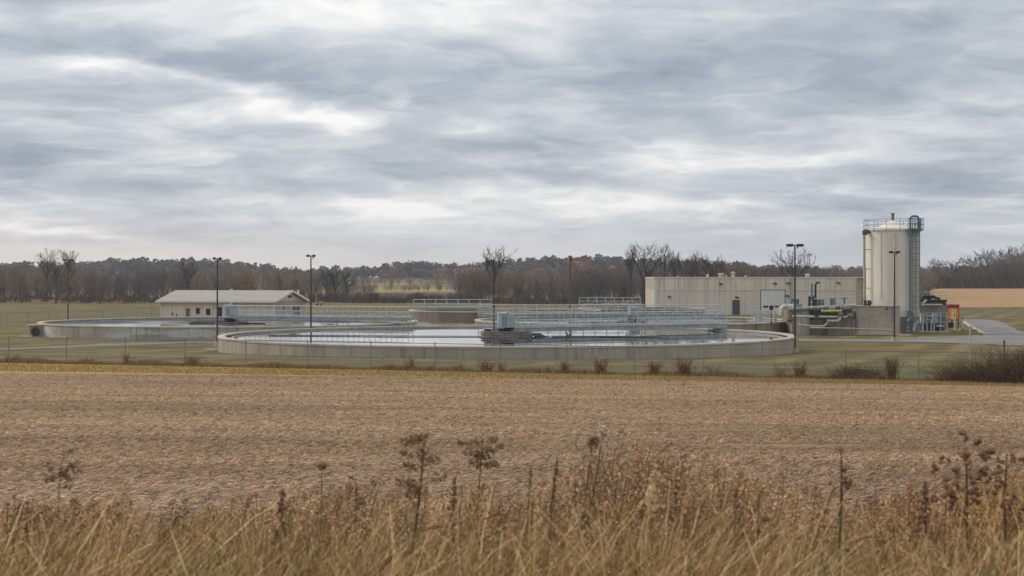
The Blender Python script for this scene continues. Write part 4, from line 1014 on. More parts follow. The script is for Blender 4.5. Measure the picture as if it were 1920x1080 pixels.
def fence(label, pts, h, step, r=.026, gaps=True):
    a = Vector((pts[0][0], pts[0][1], 0)); b_ = Vector((pts[1][0], pts[1][1], 0)); L = (b_-a).length; ang = math.atan2((b_-a).y, (b_-a).x)
    t = thing('chain_link_fence', label, 'fence', (a.x, a.y, 0), ang, group='galvanised chain link fences')
    n = int(L/step); zz = [g(*(a+(b_-a)*k/n).xy) for k in range(n+1)]
    rr = random.Random(int(L))
    for k in range(n+1):
        x = L*k/n; m = MB(); m.cyl((x, 0, zz[k]-.2), (x, 0, zz[k]+h+.04), r, n=8); m.cyl((x, 0, zz[k]+h+.04), (x, 0, zz[k]+h+.09), r*1.4, r*.5, n=8); m.build('post', M['fence_steel'], t)
    m = MB(); m.tube([(L*k/n, 0, zz[k]+h) for k in range(n+1)], .020, 6); m.build('top_rail', M['fence_steel'], t)
    m = MB(); m.tube([(L*k/n, 0, zz[k]+h*.38) for k in range(n+1)], .009, 5); m.tube([(L*k/n, 0, zz[k]+.06) for k in range(n+1)], .008, 5); m.build('tension_wire', M['galv'], t)
    m = MB()
    for k in range(n): x0, x1 = L*k/n, L*(k+1)/n; m.quad((x0, .03, zz[k]+.03), (x1, .03, zz[k+1]+.03), (x1, .03, zz[k+1]+h), (x0, .03, zz[k]+h))
    m.build('wire_mesh', M['mesh'], t)
    return t
FA = (-40.0, 89.0); FB = (28.0, 75.1)
def fy(x): return FA[1]+(FB[1]-FA[1])*(x-FA[0])/(FB[0]-FA[0])
fence('long front chain link fence between the straw field and the tanks', (FA, FB), 1.5, 3.55)
fence('far left chain link fence across the lawn behind the left tank', ((X(-60, 176), 174), (X(306, 222), 224)), 1.45, 4.5)
fence('far right chain link fence below the brown hillside', ((X(1800, 206), 206), (X(2010, 215), 215)), 1.5, 4.0)
# tall white post with gate bar on the right
t = thing('gate_post', 'tall pale gate post with a long white bar at right fence', 'gate', (X(1819, 80), 80, g(24.5, 80)))
z0 = g(24.5, 80); m = MB(); m.cyl((0, 0, -.1), (0, 0, Zp(610, 80)-z0), .045, n=10); m.build('post', M['galv_pale'], t)
m = MB(); zb = Zp(645, 80)-z0; m.box(X(1800, 80)-X(1819, 80), -.03, zb-.03, X(1850, 80)-X(1819, 80), .03, zb+.03); m.cyl((0,0,zb-.08),(0,0,zb+.08),.09); m.build('bar', M['galv_pale'], t)
t = thing('wooden_stake', 'dark weathered stake with cross wires near right picture edge', 'stake', (X(1882, 79), 79, g(26, 79)))
z0 = g(26, 79); m = MB(); m.cyl((0, 0, -.1), (0.03, 0, Zp(638, 79)-z0), .06, .05, n=7); m.build('stake', M['rust'], t)
m = MB(); m.cyl((0, 0, Zp(657, 79)-z0), (1.6, 0, Zp(660, 79)-z0), .012); m.cyl((0, 0, Zp(648, 79)-z0), (1.6, 0, Zp(648, 79)-z0), .012); m.build('wire', M['dark'], t)
# ------------------------------------------------------------------ trees
def grow(rr, h, spread=.5, up=.35, levels=5, trunk=.35, r0=.22, split=3, shape=1.0):
    """list of segments (p, q, r0, r1, level)"""
    segs = []
    def branch(p, d, L, r, lev):
        n = 4 if lev == 0 else 3
        q = p.copy(); dd = d.copy(); kids = []
        for i in range(n):
            dd = (dd + Vector((rr.uniform(-1, 1), rr.uniform(-1, 1), rr.uniform(-.4, .8)*up))*(.10 if lev == 0 else .22)).normalized()
            nx = q+dd*L/n; ra = r*(1-.45*i/n); rb = r*(1-.45*(i+1)/n); segs.append((q.copy(), nx.copy(), ra, rb, lev)); q = nx
            f = (i+1)/n
            if lev < levels and (lev > 0 or f > trunk): kids.append((q.copy(), dd.copy(), rb, f))
        if lev < levels:
            for (kp, kd, kr, f) in kids:
                m = (split if lev == 0 else (2 if lev == 1 else 1)) if f < 1 else 2
                for k in range(m):
                    a = rr.uniform(0, 2*math.pi); u = kd.orthogonal().normalized(); w = kd.cross(u)
                    s = spread*rr.uniform(.6, 1.25)*(1 if f < 1 else .6)
                    nd = (kd*(1-s*.5)+(u*math.cos(a)+w*math.sin(a))*s+Vector((0, 0, up*.5))).normalized()
                    branch(kp, nd, L*rr.uniform(.42, .66)*(.72+.5*f if lev == 0 else 1.05), kr*.55, lev+1)
    branch(Vector((0, 0, 0)), Vector((0, 0, 1)), h*.72, r0, 0)
    top = max(s[1].z for s in segs); k = h/top
    return [(a*k, b_*k, x, y, l) for a, b_, x, y, l in segs]
def hero_tree(label, px, Y, pytop, name='bare_tree', w=1.0, trunkmat='bark', group='tall bare trees in front of the woods', minr=.016, **k):
    x = X(px, Y); z = g(x, Y); h = Zp(pytop, Y)-z; rr = random.Random(int(px)*7+3)
    k = {**dict(wid=.20, f0=.36, f1=.88, nl=15, kind='up'), **k}; segs = limb_tree(rr, h, **k)
    t = thing(name, label, 'tree', (x, Y, z-.1), group=group)
    mt = MB(); mc = MB()
    for a, b_, r0, r1, l in segs:
        a = Vector((a.x*w, a.y*w, a.z)); b_ = Vector((b_.x*w, b_.y*w, b_.z))
        (mt if l == 0 else mc).cyl(a, b_, max(r0, minr), max(r1, minr*.8), n=8 if l == 0 else (5 if l == 1 else 3), caps=False)
    mt.build('trunk', M[trunkmat], t, smooth=True); mc.build('crown', M[trunkmat], t)
    return t
def limb_tree(rr, h, wid, f0, f1, nl, kind):
    """trunk with rising limbs that end on a domed outline, each with side shoots and twigs"""
    segs = []; prof = {'up': ([.40, .55, .72, .86, .95, 1.0], [.45, .80, 1.0, .92, .62, .25]), 'round': ([.25, .40, .55, .72, .9, 1.0], [.7, .98, 1.0, .9, .6, .25])}[kind]
    pts = []; p = Vector((0, 0, 0)); n = 9; th = h*.86
    for i in range(n+1): pts.append(Vector((rr.uniform(-1, 1)*.006*h*(i > 0), rr.uniform(-1, 1)*.006*h*(i > 0), th*i/n)))
    rt = h*.017
    for i in range(n): segs.append((pts[i], pts[i+1], rt*(1-.82*i/n)*(1.25 if i == 0 else 1), rt*(1-.82*(i+1)/n), 0))
    def shoot(a, b_, r, lev, k):
        mid = (a+b_)/2+Vector((rr.uniform(-1, 1), rr.uniform(-1, 1), rr.uniform(-.6, .2)))*(b_-a).length*.10
        c = [a, (a+mid)/2+Vector((0, 0, -.01*h*(lev == 1))), mid, (mid+b_)/2+Vector((rr.uniform(-1, 1), rr.uniform(-1, 1), 0))*(b_-a).length*.05, b_]
        for i in range(4): segs.append((c[i], c[i+1], r*(1-.2*i), r*(1-.2*(i+1)), lev))
        if lev >= 4 or k <= 0: return
        L = (b_-a).length; d = (b_-a).normalized()
        for q in range(k):
            f = rr.uniform(.28, .98); j = min(3, int(f*4)); st = c[j].lerp(c[j+1], f*4-j)
            o_ = Vector((rr.uniform(-1, 1), rr.uniform(-1, 1), rr.uniform(-.35, .9))); o_ = (o_-d*o_.dot(d)*.6).normalized()
            e = st+(d*.75+o_*.75+Vector((0, 0, .25))).normalized()*L*rr.uniform(.26, .50); shoot(st, e, r*.5, lev+1, 4 if lev == 1 else 0)
    for i in range(nl):
        fs = f0+(f1-f0)*(i+.5)/nl; z0 = fs*h; a = i*2.4+rr.uniform(-.5, .5); ft = min(.99, fs+rr.uniform(.22, .42)*(1.05-fs)*1.6)
        rad = np.interp(ft, *prof)*wid*h*rr.uniform(.6, 1.15); st = Vector((0, 0, min(z0, th)))
        shoot(st, Vector((math.cos(a)*rad, math.sin(a)*rad, ft*h)), rt*(1-fs)*.75+.02, 1, 8 if kind == 'up' else 8)
    return segs
UP = dict(wid=.19, f0=.40, f1=.86, nl=15, kind='up')
RD = dict(wid=.40, f0=.28, f1=.80, nl=14, kind='round')
hero_tree('tall bare tree with upswept branches behind the big tank, left of centre', 926, 262, 461, w=1.0, **UP)
hero_tree('tallest bare tree, just left of the long beige building', 1209, 262, 449, w=1.05, **{**UP, 'wid': .27, 'f0': .30})
hero_tree('round bare tree above the long building roof behind the lamp', 1486, 285, 464, **RD)
hero_tree('bare tree with forked crown at far left, left one of the pair', 88, 352, 464, w=1.1, **{**UP, 'wid': .22})
hero_tree('bare tree at far left directly behind the lamp post', 127, 356, 465, w=1.0, **{**UP, 'wid': .2})
hero_tree('dark trunked bare tree between the far left pair', 105, 348, 492, w=.9, **{**UP, 'wid': .2})
hero_tree('slender bare tree standing over the woods right of the tallest tree', 1246, 330, 458, w=.8, **UP)
hero_tree('small crowned bare tree over the woods, second right of the tallest', 1266, 335, 468, w=.6, **UP)
hero_tree('sparse bare sapling above the rusty ridge left of the tallest tree', 1183, 330, 466, w=.5, **UP)
for i, (px, pt, lab) in enumerate(((1287, 474, 'dense bare tree behind the building left end'), (1309, 476, 'bare tree over the left roof vents'), (1335, 478, 'bare tree over the middle roof vents'))):
    hero_tree(lab, px, 318+5*i, pt, w=.9, minr=.022, **RD)
for i, (px, pt, lab) in enumerate(((1757, 484, 'pale bare tree on the hill right of the silo'), (1790, 487, 'low bare tree second right of the silo'), (1822, 476, 'bare tree on the hill above the red container'), (1851, 468, 'spreading bare tree on the right hillside edge'), (1880, 462, 'large bare tree near right picture edge'), (1908, 456, 'largest bare tree at the right picture edge'))):
    hero_tree(lab, px, 458+6*i, pt, w=1.0, minr=.03, trunkmat='bark' if i else 'bark_pale', group='bare trees on the right hillside', **RD)
for i, (px, pt, lab) in enumerate(((351, 488, 'tan tinged bare tree left behind the gabled roof'), (612, 506, 'bare tree in the hedge right of the second lamp post'), (627, 505, 'bare tree with dark trunk at the pasture edge'), (651, 508, 'rightmost bare tree of the pasture edge clump'))):
    hero_tree(lab, px, 350+4*i, pt, w=1.0, minr=.025, group='bare trees along the pasture edge', **{**RD, 'wid': .30})

# woods: many small trees in one mass
def proto_bare(seed, twigs=430, w=.34):
    rr = random.Random(seed); segs = grow(rr, 1.0, spread=rr.uniform(.5, .8), up=.5, levels=2, split=3, trunk=.2, r0=.010)
    tri = []; 
    for a, b_, r0, r1, l in segs:
        r0 = max(r0, .003); r1 = max(r1, .002)
        for ax in (Vector((1, 0, 0)), Vector((0, 1, 0))):
            tri += [a-ax*r0, a+ax*r0, b_+ax*r1, b_-ax*r1]
    rg = np.random.default_rng(seed)
    q = np.array([tuple(v) for v in tri], float)
    # twig haze filling an uneven crown
    n = twigs; ang = rg.uniform(0, 2*np.pi, n); zz = rg.beta(2.2, 1.5, n)*.86+.12; prof = np.interp(zz, [.1, .35, .65, .9, 1.0], [.10, .75, 1.0, .65, .2])
    rad = np.sqrt(rg.uniform(.03, 1, n))*w*prof*(1+.25*np.sin(ang*3+seed))
    c = np.stack([np.cos(ang)*rad, np.sin(ang)*rad, zz], 1)
    d = np.stack([np.cos(ang)*.5, np.sin(ang)*.5, np.ones(n)*.9], 1)+rg.normal(0, .45, (n, 3)); d /= np.linalg.norm(d, axis=1)[:, None]
    s = rg.normal(0, 1, (n, 3)); s -= d*(s*d).sum(1)[:, None]; s /= np.linalg.norm(s, axis=1)[:, None]
    L = rg.uniform(.05, .12, n)[:, None]; ww = rg.uniform(.0018, .0045, n)[:, None]
    tq = np.stack([c-d*L/2-s*ww, c-d*L/2+s*ww, c+d*L/2+s*ww*.5, c+d*L/2-s*ww*.5], 1).reshape(-1, 3)
    part = np.concatenate([np.zeros(len(q)), np.ones(len(tq))])
    return np.concatenate([q, tq]), part
def proto_leafy(seed, n=150, size=.075):
    rg = np.random.default_rng(seed); lobes = rg.normal(0, 1, (7, 3)); lobes /= np.linalg.norm(lobes, axis=1)[:, None]; lobes *= .22; lobes[:, 2] = lobes[:, 2]*1.25+.52
    k = rg.integers(0, 7, n); u = rg.normal(0, 1, (n, 3)); u /= np.linalg.norm(u, axis=1)[:, None]
    c = lobes[k]+u*np.array([.23, .23, .20])*rg.uniform(.7, 1.05, n)[:, None]
    a = rg.normal(0, 1, (n, 3)); a /= np.linalg.norm(a, axis=1)[:, None]; b_ = np.cross(a, rg.normal(0, 1, (n, 3))); b_ /= np.linalg.norm(b_, axis=1)[:, None]
    s = rg.uniform(.5, 1.2, n)[:, None]*size
    q = np.stack([c-a*s-b_*s*.6, c+a*s*.7-b_*s, c+a*s+b_*s*.7, c-a*s*.6+b_*s], 1).reshape(-1, 3)
    tr = np.array([(-.012, 0, 0), (.012, 0, 0), (.008, 0, .6), (-.008, 0, .6)]); return np.concatenate([tr, q]), np.concatenate([np.zeros(4), np.ones(len(q))])
PB = [proto_bare(s) for s in range(9)]; PB2 = [proto_bare(40+s, 190, .40) for s in range(6)]; PL = [proto_leafy(s) for s in range(8)]
def scatter(name, protos, pos, h, wid, col, label, cat, trunkcol=(.085, .072, .062)):
    V = []; Cc = []; rg = np.random.default_rng(len(pos))
    for i in range(len(pos)):
        v, part = protos[rg.integers(len(protos))]; a = rg.uniform(0, 2*np.pi); ca, sa = np.cos(a), np.sin(a)
        q = np.empty_like(v); q[:, 0] = (v[:, 0]*ca-v[:, 1]*sa)*h[i]*wid[i]; q[:, 1] = (v[:, 0]*sa+v[:, 1]*ca)*h[i]*wid[i]; q[:, 2] = v[:, 2]*h[i]
        q += pos[i]; V.append(q)
        pc = np.where(part[:, None] > .5, col[i]*np.repeat(rg.uniform(.7, 1.3, len(v)//4), 4)[:, None], np.array(trunkcol)*rg.uniform(.7, 1.6)); Cc.append(pc)
    o = fast_mesh(name, np.concatenate(V), 4, M['veg'], np.concatenate(Cc)); return tag(o, label, cat, kind='stuff')
GREY = .84*np.array([(.20, .165, .14), (.235, .19, .15), (.17, .145, .13), (.25, .205, .15), (.215, .16, .125), (.26, .215, .175)])
RUST = np.array([(.36, .125, .045), (.42, .165, .05), (.27, .105, .06), (.40, .22, .06), (.24, .11, .07)])
def pick(pal, n): return pal[RNG.integers(len(pal), size=n)]*RNG.uniform(.85, 1.15, (n, 1))
def place(n, px0, px1, y0, y1, depthbias=1.0):
    px = RNG.uniform(px0, px1, n); Y = y0+(y1-y0)*RNG.uniform(0, 1, n)**depthbias; x = (px-960)/F*Y; return np.stack([x, Y, gz(x, Y)-.2], 1), px
# front band of grey woods
def toprow(px, Y, xs, ys): return np.interp(px, xs, ys)
parts = []
def band(n, px0, px1, y0, y1, tops, jitter=6):
    p, px = place(n, px0, px1, y0, y1)
    top = np.interp(px, *tops)+RNG.uniform(-jitter, jitter*2.2, n)
    h = EYE-(top-HZ)/F*p[:, 1]-p[:, 2]; return p, np.clip(h, 1.5, 18), px
T1 = ([-300, 0, 60, 160, 230, 330, 420, 520, 600, 640], [498, 503, 500, 503, 512, 505, 502, 506, 514, 520])
p1, h1, x1 = band(330, -300, 650, 362, 430, T1)
T2 = ([640, 700, 860, 900], [548, 552, 550, 530]); p2, h2, x2 = band(150, 640, 885, 350, 400, T2, 4)
T3 = ([860, 930, 1000, 1100, 1230], [512, 508, 512, 506, 498]); p3, h3, x3 = band(190, 860, 1240, 362, 420, T3)
T4 = ([1230, 1300, 1400, 1450, 1560, 1640, 1740], [492, 490, 496, 502, 504, 506, 503]); p4, h4, x4 = band(200, 1230, 1745, 345, 430, T4)
T5 = ([1735, 1780, 1840, 1900, 2000, 2300], [508, 505, 496, 476, 464, 455]); p5, h5, x5 = band(330, 1740, 2300, 460, 540, T5, 5)
pos = np.concatenate([p1, p2, p3, p4, p5]); hh = np.concatenate([h1, h2, h3, h4, h5])
scatter('bare_woods', PB, pos, hh, np.clip(RNG.uniform(.8, 1.25, len(hh))*np.interp(hh, [2, 6], [1.6, 1]), .7, 2), pick(GREY, len(hh))*(1+.28*np.sin(pos[:, 0]*.16+1.3*np.sin(pos[:, 0]*.043)))[:, None]*np.where(np.sin(pos[:, 0]*.11+2)[:, None] > .55, np.array([[1.15, 1.0, .8]]), 1.0), 'grey brown mass of bare woods behind the tanks and buildings', 'woods')
# second, deeper rows: mixed, on the slopes
pa, ha, xa = band(260, -350, 640, 520, 800, ([-350, 0, 200, 300, 400, 520, 640], [500, 500, 503, 497, 498, 508, 512]), 6)
pb, hb, xb = band(120, 880, 1260, 480, 700, ([880, 1000, 1260], [512, 505, 500]), 7)
keep = ~((xa > 185) & (xa < 320) & (pa[:, 1] > 560) & (pa[:, 1] < 740)); pa, ha = pa[keep], ha[keep]
ca = pick(GREY, len(ha)); m_ = RNG.uniform(size=len(ha)) < .12; ca[m_] = pick(np.array([(.20, .12, .06), (.17, .15, .07), (.22, .16, .09)]), m_.sum())
cb = pick(np.concatenate([RUST*.7, GREY[:4]]), len(hb))*.9
scatter('slope_woods', PB2, np.concatenate([pa, pb]), np.concatenate([ha, hb]), RNG.uniform(.9, 1.3, len(ha)+len(hb)), np.concatenate([ca, cb]), 'brown bare woods on the slope with rust patches behind the front trees', 'woods')
# hedgerows across the open pasture
hp = []
for (a, b_, Y, n) in ((640, 900, 560, 60), (660, 900, 700, 70), (640, 700, 480, 20), (790, 1180, 640, 50), (180, 330, 700, 25)):
    p, px = place(n, a, b_, Y-8, Y+8); hp.append(p)
hp = np.concatenate(hp); scatter('hedgerow', PB2, hp, RNG.uniform(2.2, 4.5, len(hp)), RNG.uniform(1.4, 2.2, len(hp)), pick(GREY, len(hp)), 'brushy hedgerows crossing the far tan and green pasture', 'hedge')
# rust coloured trees of the middle distance (each crown can be told apart)
def ridge(n, px0, px1, y0, y1): return place(n, px0, px1, y0, y1)
pr, xr = ridge(1900, -500, 2500, 900, 1330)
tgt = skyline((xr-960)/F)+np.where(RNG.uniform(size=len(pr)) < .35, RNG.uniform(14, 28, len(pr)), RNG.uniform(-5, 8, len(pr))); hr = np.clip(EYE+(HZ-tgt)/F*pr[:, 1]-pr[:, 2], 3, 13)
cr_ = pick(np.array([(.050, .062, .060), (.070, .066, .058), (.042, .055, .055), (.085, .075, .065)]), len(pr))  # blue of the hazy distance is partly put into these crown colours
rf = np.interp(xr, [600, 700, 860, 950, 1200, 1290], [.05, .22, .15, .24, .26, .05]); mk = RNG.uniform(size=len(pr)) < rf; cr_[mk] = pick(RUST*.72, mk.sum())
scatter('ridge_woods', PL, pr, hr, RNG.uniform(.9, 1.35, len(pr)), cr_, 'far blue grey wooded ridge with rusty crowns along the skyline', 'woods')
pm = []; 
p, px = place(100, 715, 900, 855, 950); pm.append(p)
p, px = place(130, 870, 1250, 800, 950); pm.append(p)
pm = np.concatenate(pm); hm_ = np.clip(EYE+(HZ-RNG.uniform(499, 520, len(pm)))/F*pm[:, 1]-pm[:, 2], 2.5, 12); scatter('autumn_woods', PL, pm, hm_, RNG.uniform(.9, 1.4, len(pm)), pick(np.concatenate([RUST*.85, GREY[:3]*.8]), len(pm)), 'rust and orange autumn trees at the foot of the far ridge', 'woods')
# dark brush at the foot of the woods
def brush(name, n, boxes, label, colp, hmin=.6, hmax=2.4, wd=.05):
    V = []; Cc = []
    for (a, b_, y0, y1, k, hs) in boxes:
        px = RNG.uniform(a, b_, k); Y = RNG.uniform(y0, y1, k); x = (px-960)/F*Y; z = gz(x, Y)
        lean = RNG.normal(0, .35, (k, 2)); h = RNG.uniform(hmin, hmax, k)*hs*(.65+.35*np.sin(x*.9)*np.sin(x*.37+1)); wv = RNG.uniform(.5, 1.3, k)*wd
        b0 = np.stack([x, Y, z-.1], 1); tp = b0+np.stack([lean[:, 0]*h, lean[:, 1]*h, h], 1); s = np.stack([wv, np.zeros(k), np.zeros(k)], 1)
        V.append(np.stack([b0-s, b0+s, tp+s*.6, tp-s*.6], 1).reshape(-1, 3)); c = pick(colp, k); Cc.append(np.repeat(c, 4, 0))
    o = fast_mesh(name, np.concatenate(V), 4, M['veg'], np.concatenate(Cc)); return tag(o, label, 'undergrowth', kind='stuff')
BR = np.array([(.08, .06, .045), (.09, .065, .05), (.055, .045, .04), (.13, .085, .055), (.10, .085, .06)])
brush('undergrowth', 0, [(-300, 650, 352, 372, 9000, 1.1), (640, 1240, 345, 362, 7000, 1.1), (1230, 1740, 340, 352, 3000, 1.0), (1735, 2300, 452, 468, 16000, 2.0)], 'dark brushy undergrowth along the foot of the bare woods', BR, wd=.11)
brush('dry_reeds', 0, [(60, 100, 350, 354, 160, .8), (1130, 1215, 330, 336, 500, .6), (0, 300, 350, 354, 500, .5), (660, 735, 349, 353, 60, .5), (600, 620, 330, 334, 120, .5)], 'tufts of pale tan dry reeds at the edge of the woods', np.array([(.42, .28, .15), (.36, .25, .15), (.5, .36, .2)]), wd=.10)

# ------------------------------------------------------------------ shrubs and growth along the front fence
RED = np.array([(.22, .09, .05), (.16, .08, .05), (.27, .12, .06), (.15, .09, .06)])
DRK = np.array([(.15, .10, .065), (.20, .13, .08), (.11, .08, .055), (.26, .18, .11), (.12, .11, .05)])
def tuft(name, label, cat, px, w, h, n, pal, Y=None, group='dry shrubs along the front fence', stemw=.012, leaf=.028, dy=.35):
    x0 = X(px, 79); 
    if Y is None:
        Y = 79
        for _ in range(5): x0 = X(px, Y); Y = fy(x0)-.15
    x0 = X(px, Y); z0 = g(x0, Y); t = thing(name, label, cat, (x0, Y, z0), group=group)
    rg = np.random.default_rng(int(px*3)); V = []; Cc = []; h *= rg.uniform(.72, .98); w *= rg.uniform(.7, 1.1); n = int(n*rg.uniform(.45, .8))
    k = n//4; bx = rg.normal(0, w*.16, k); by = rg.normal(0, dy*.3, k); hh_ = h*rg.uniform(.5, 1.05, k); lx = rg.normal(0, w*.30, k); ly = rg.normal(0, dy*.5, k)
    seg = 4
    for s in range(seg):
        f0, f1 = s/seg, (s+1)/seg
        def pt(f): return np.stack([bx+lx*f**1.5+.03*np.sin(f*9+bx*30), by+ly*f, hh_*f], 1)
        a, b_ = pt(f0), pt(f1); q = np.array([[stemw, 0, 0]])*(1-.6*f0)
        V.append(np.stack([a-q, a+q, b_+q*.8, b_-q*.8], 1).reshape(-1, 3)); Cc.append(np.repeat(pick(pal*.7, k), 4, 0))
    st = fast_mesh('stems', np.concatenate(V), 4, M['veg'], np.concatenate(Cc), parent=t)
    m = n*3; i = rg.integers(0, k, m); f = rg.uniform(.25, 1.05, m); c = np.stack([bx[i]+lx[i]*f**1.5, by[i]+ly[i]*f, hh_[i]*f], 1)+rg.normal(0, w*.06, (m, 3))
    c[:, 2] = np.abs(c[:, 2]); a = rg.normal(0, 1, (m, 3)); a /= np.linalg.norm(a, axis=1)[:, None]; b_ = np.cross(a, rg.normal(0, 1, (m, 3))); b_ /= np.linalg.norm(b_, axis=1)[:, None]
    s = rg.uniform(.5, 1.4, m)[:, None]*leaf
    fast_mesh('leaves', np.stack([c-a*s, c-b_*s*.5, c+a*s, c+b_*s*.5], 1).reshape(-1, 3), 4, M['veg'], np.repeat(pick(pal, m), 4, 0), parent=t)
    return t
tuft('dry_shrub', 'low brown shrub clump at the far left of the front fence', 'shrub', 20, 1.5, .75, 220, RED)
tuft('dry_shrub', 'low reddish clump second from left on the fence line', 'shrub', 162, 1.1, .5, 160, RED)
tuft('dry_shrub', 'narrow rusty vine on the fence post left of the big tank', 'shrub', 238, .8, .95, 160, RED)
tuft('dry_shrub', 'broad brown shrub at the fence before the left tank road', 'shrub', 357, 1.5, .85, 320, RED)
tuft('dry_shrub', 'faint thin shrub at fence below the water reflection', 'shrub', 729, .9, .5, 80, DRK)
tuft('dry_shrub', 'thin grey brown sprig on the fence left of the centre pier', 'shrub', 770, .9, .8, 150, DRK)
tuft('dry_shrub', 'small low dark sprig between the fence sprigs left of centre', 'shrub', 808, .6, .4, 70, DRK)
tuft('dry_shrub', 'sparse grey shrub on fence just left of the rust red one', 'shrub', 858, .9, .8, 120, DRK)
tuft('dry_shrub', 'rust red shrub on the fence below the centre pier', 'shrub', 912, 1.4, 1.0, 340, RED)
tuft('dry_shrub', 'thin red creeper on the fence right of the centre pier', 'shrub', 940, .9, .8, 110, RED)
tuft('dry_shrub', 'tiny dark sprig alone at the fence foot right of centre', 'shrub', 1026, .6, .55, 60, DRK)
tuft('dry_shrub', 'reddish creeper shrub on fence, left end of the red vine', 'shrub', 1062, 1.0, .85, 200, RED)
tuft('dry_shrub', 'rusty upright shrub on fence, right end of the red vine', 'shrub', 1126, .9, 1.0, 320, RED)
tuft('dry_shrub', 'dense rusty shrub beside the fence post under tank wall', 'shrub', 1226, .9, 1.0, 380, RED)
tuft('dry_shrub', 'fullest rust brown shrub right of the fence post', 'shrub', 1283, 1.0, 1.05, 480, RED)
tuft('dry_shrub', 'thin pale sprig at fence between the rusty and dark shrubs', 'shrub', 1337, .9, .8, 90, DRK)
tuft('dry_shrub', 'red topped shrub in front of the tall front lamp post', 'shrub', 1500, 1.1, 1.0, 380, RED)
tuft('dry_shrub', 'low red creeper left of the shrub below the front lamp', 'shrub', 1465, 1.3, .75, 140, RED)
tuft('dry_shrub', 'dark green brown bramble spread along the right fence', 'shrub', 1598, 3.2, .85, 1500, DRK)
tuft('dry_shrub', 'thin bramble right of the dark bramble on the fence', 'shrub', 1640, 1.6, .6, 420, DRK)
tuft('dry_shrub', 'upright dark vine choked fence post on the right', 'shrub', 1674, .8, 1.35, 650, DRK, dy=.3)
tuft('dry_shrub', 'brown thicket at the right fence beside the pale gate post', 'shrub', 1800, 3.4, .95, 1900, DRK, dy=.9)
tuft('dry_shrub', 'large brown thicket right of the gate post', 'shrub', 1858, 4.2, 1.25, 3200, DRK, dy=1.2)
tuft('dry_shrub', 'tallest brown thicket cut by the right picture edge', 'shrub', 1918, 3.6, 1.9, 3600, DRK, dy=1.4)
tuft('dead_stalk', 'bent dead vine stalk standing over the right thicket', 'dead plant', 1855, .35, 2.3, 60, DRK, group='dead stalks by the right thicket', dy=.1)
# strip of dead grass under the fence
def strip():
    k = 22000; x = RNG.uniform(-34, 30, k); y = fy(x)+RNG.normal(-.15, .22, k); z = gz(x, y); dens = .5+.5*np.sin(x*1.3)*np.sin(x*.47+2)
    h = RNG.uniform(.08, .30, k)*(.4+.9*dens); w = RNG.uniform(.006, .014, k); l = RNG.normal(0, .35, k)*h
    a = np.stack([x-w, y, z], 1); b_ = np.stack([x+w, y, z], 1); c = np.stack([x+l+w*.3, y, z+h], 1); d = np.stack([x+l-w*.3, y, z+h], 1)
    pal = np.array([(.33, .20, .11), (.26, .16, .09), (.40, .28, .16), (.16, .13, .06), (.12, .11, .05)])
    o = fast_mesh('dead_grass_strip', np.stack([a, b_, c, d], 1).reshape(-1, 3), 4, M['veg'], np.repeat(pick(pal, k), 4, 0)); tag(o, 'strip of pinkish dead grass growing under the front fence', 'grass', kind='stuff')
strip()
def verge():
    k = 26000; x = RNG.uniform(-34, 31, k); y = fy(x)-RNG.uniform(.2, 1, k)*np.interp(x, [-30, 10, 30], [9, 4.0, 2.6]); z = gz(x, y); h = RNG.uniform(.03, .11, k); w = RNG.uniform(.008, .02, k); l = RNG.normal(0, .6, k)*h
    a = np.stack([x-w, y, z], 1); b_ = np.stack([x+w, y, z], 1); c = np.stack([x+l+w*.3, y, z+h], 1); d = np.stack([x+l-w*.3, y, z+h], 1)
    pal = np.array([(.44, .29, .11), (.36, .25, .09), (.50, .35, .16), (.20, .165, .055), (.42, .30, .16)])
    o = fast_mesh('verge_grass', np.stack([a, b_, c, d], 1).reshape(-1, 3), 4, M['veg'], np.repeat(pick(pal, k), 4, 0)); tag(o, 'short yellowish grass verge between the straw field and the fence', 'grass', kind='stuff')
verge()

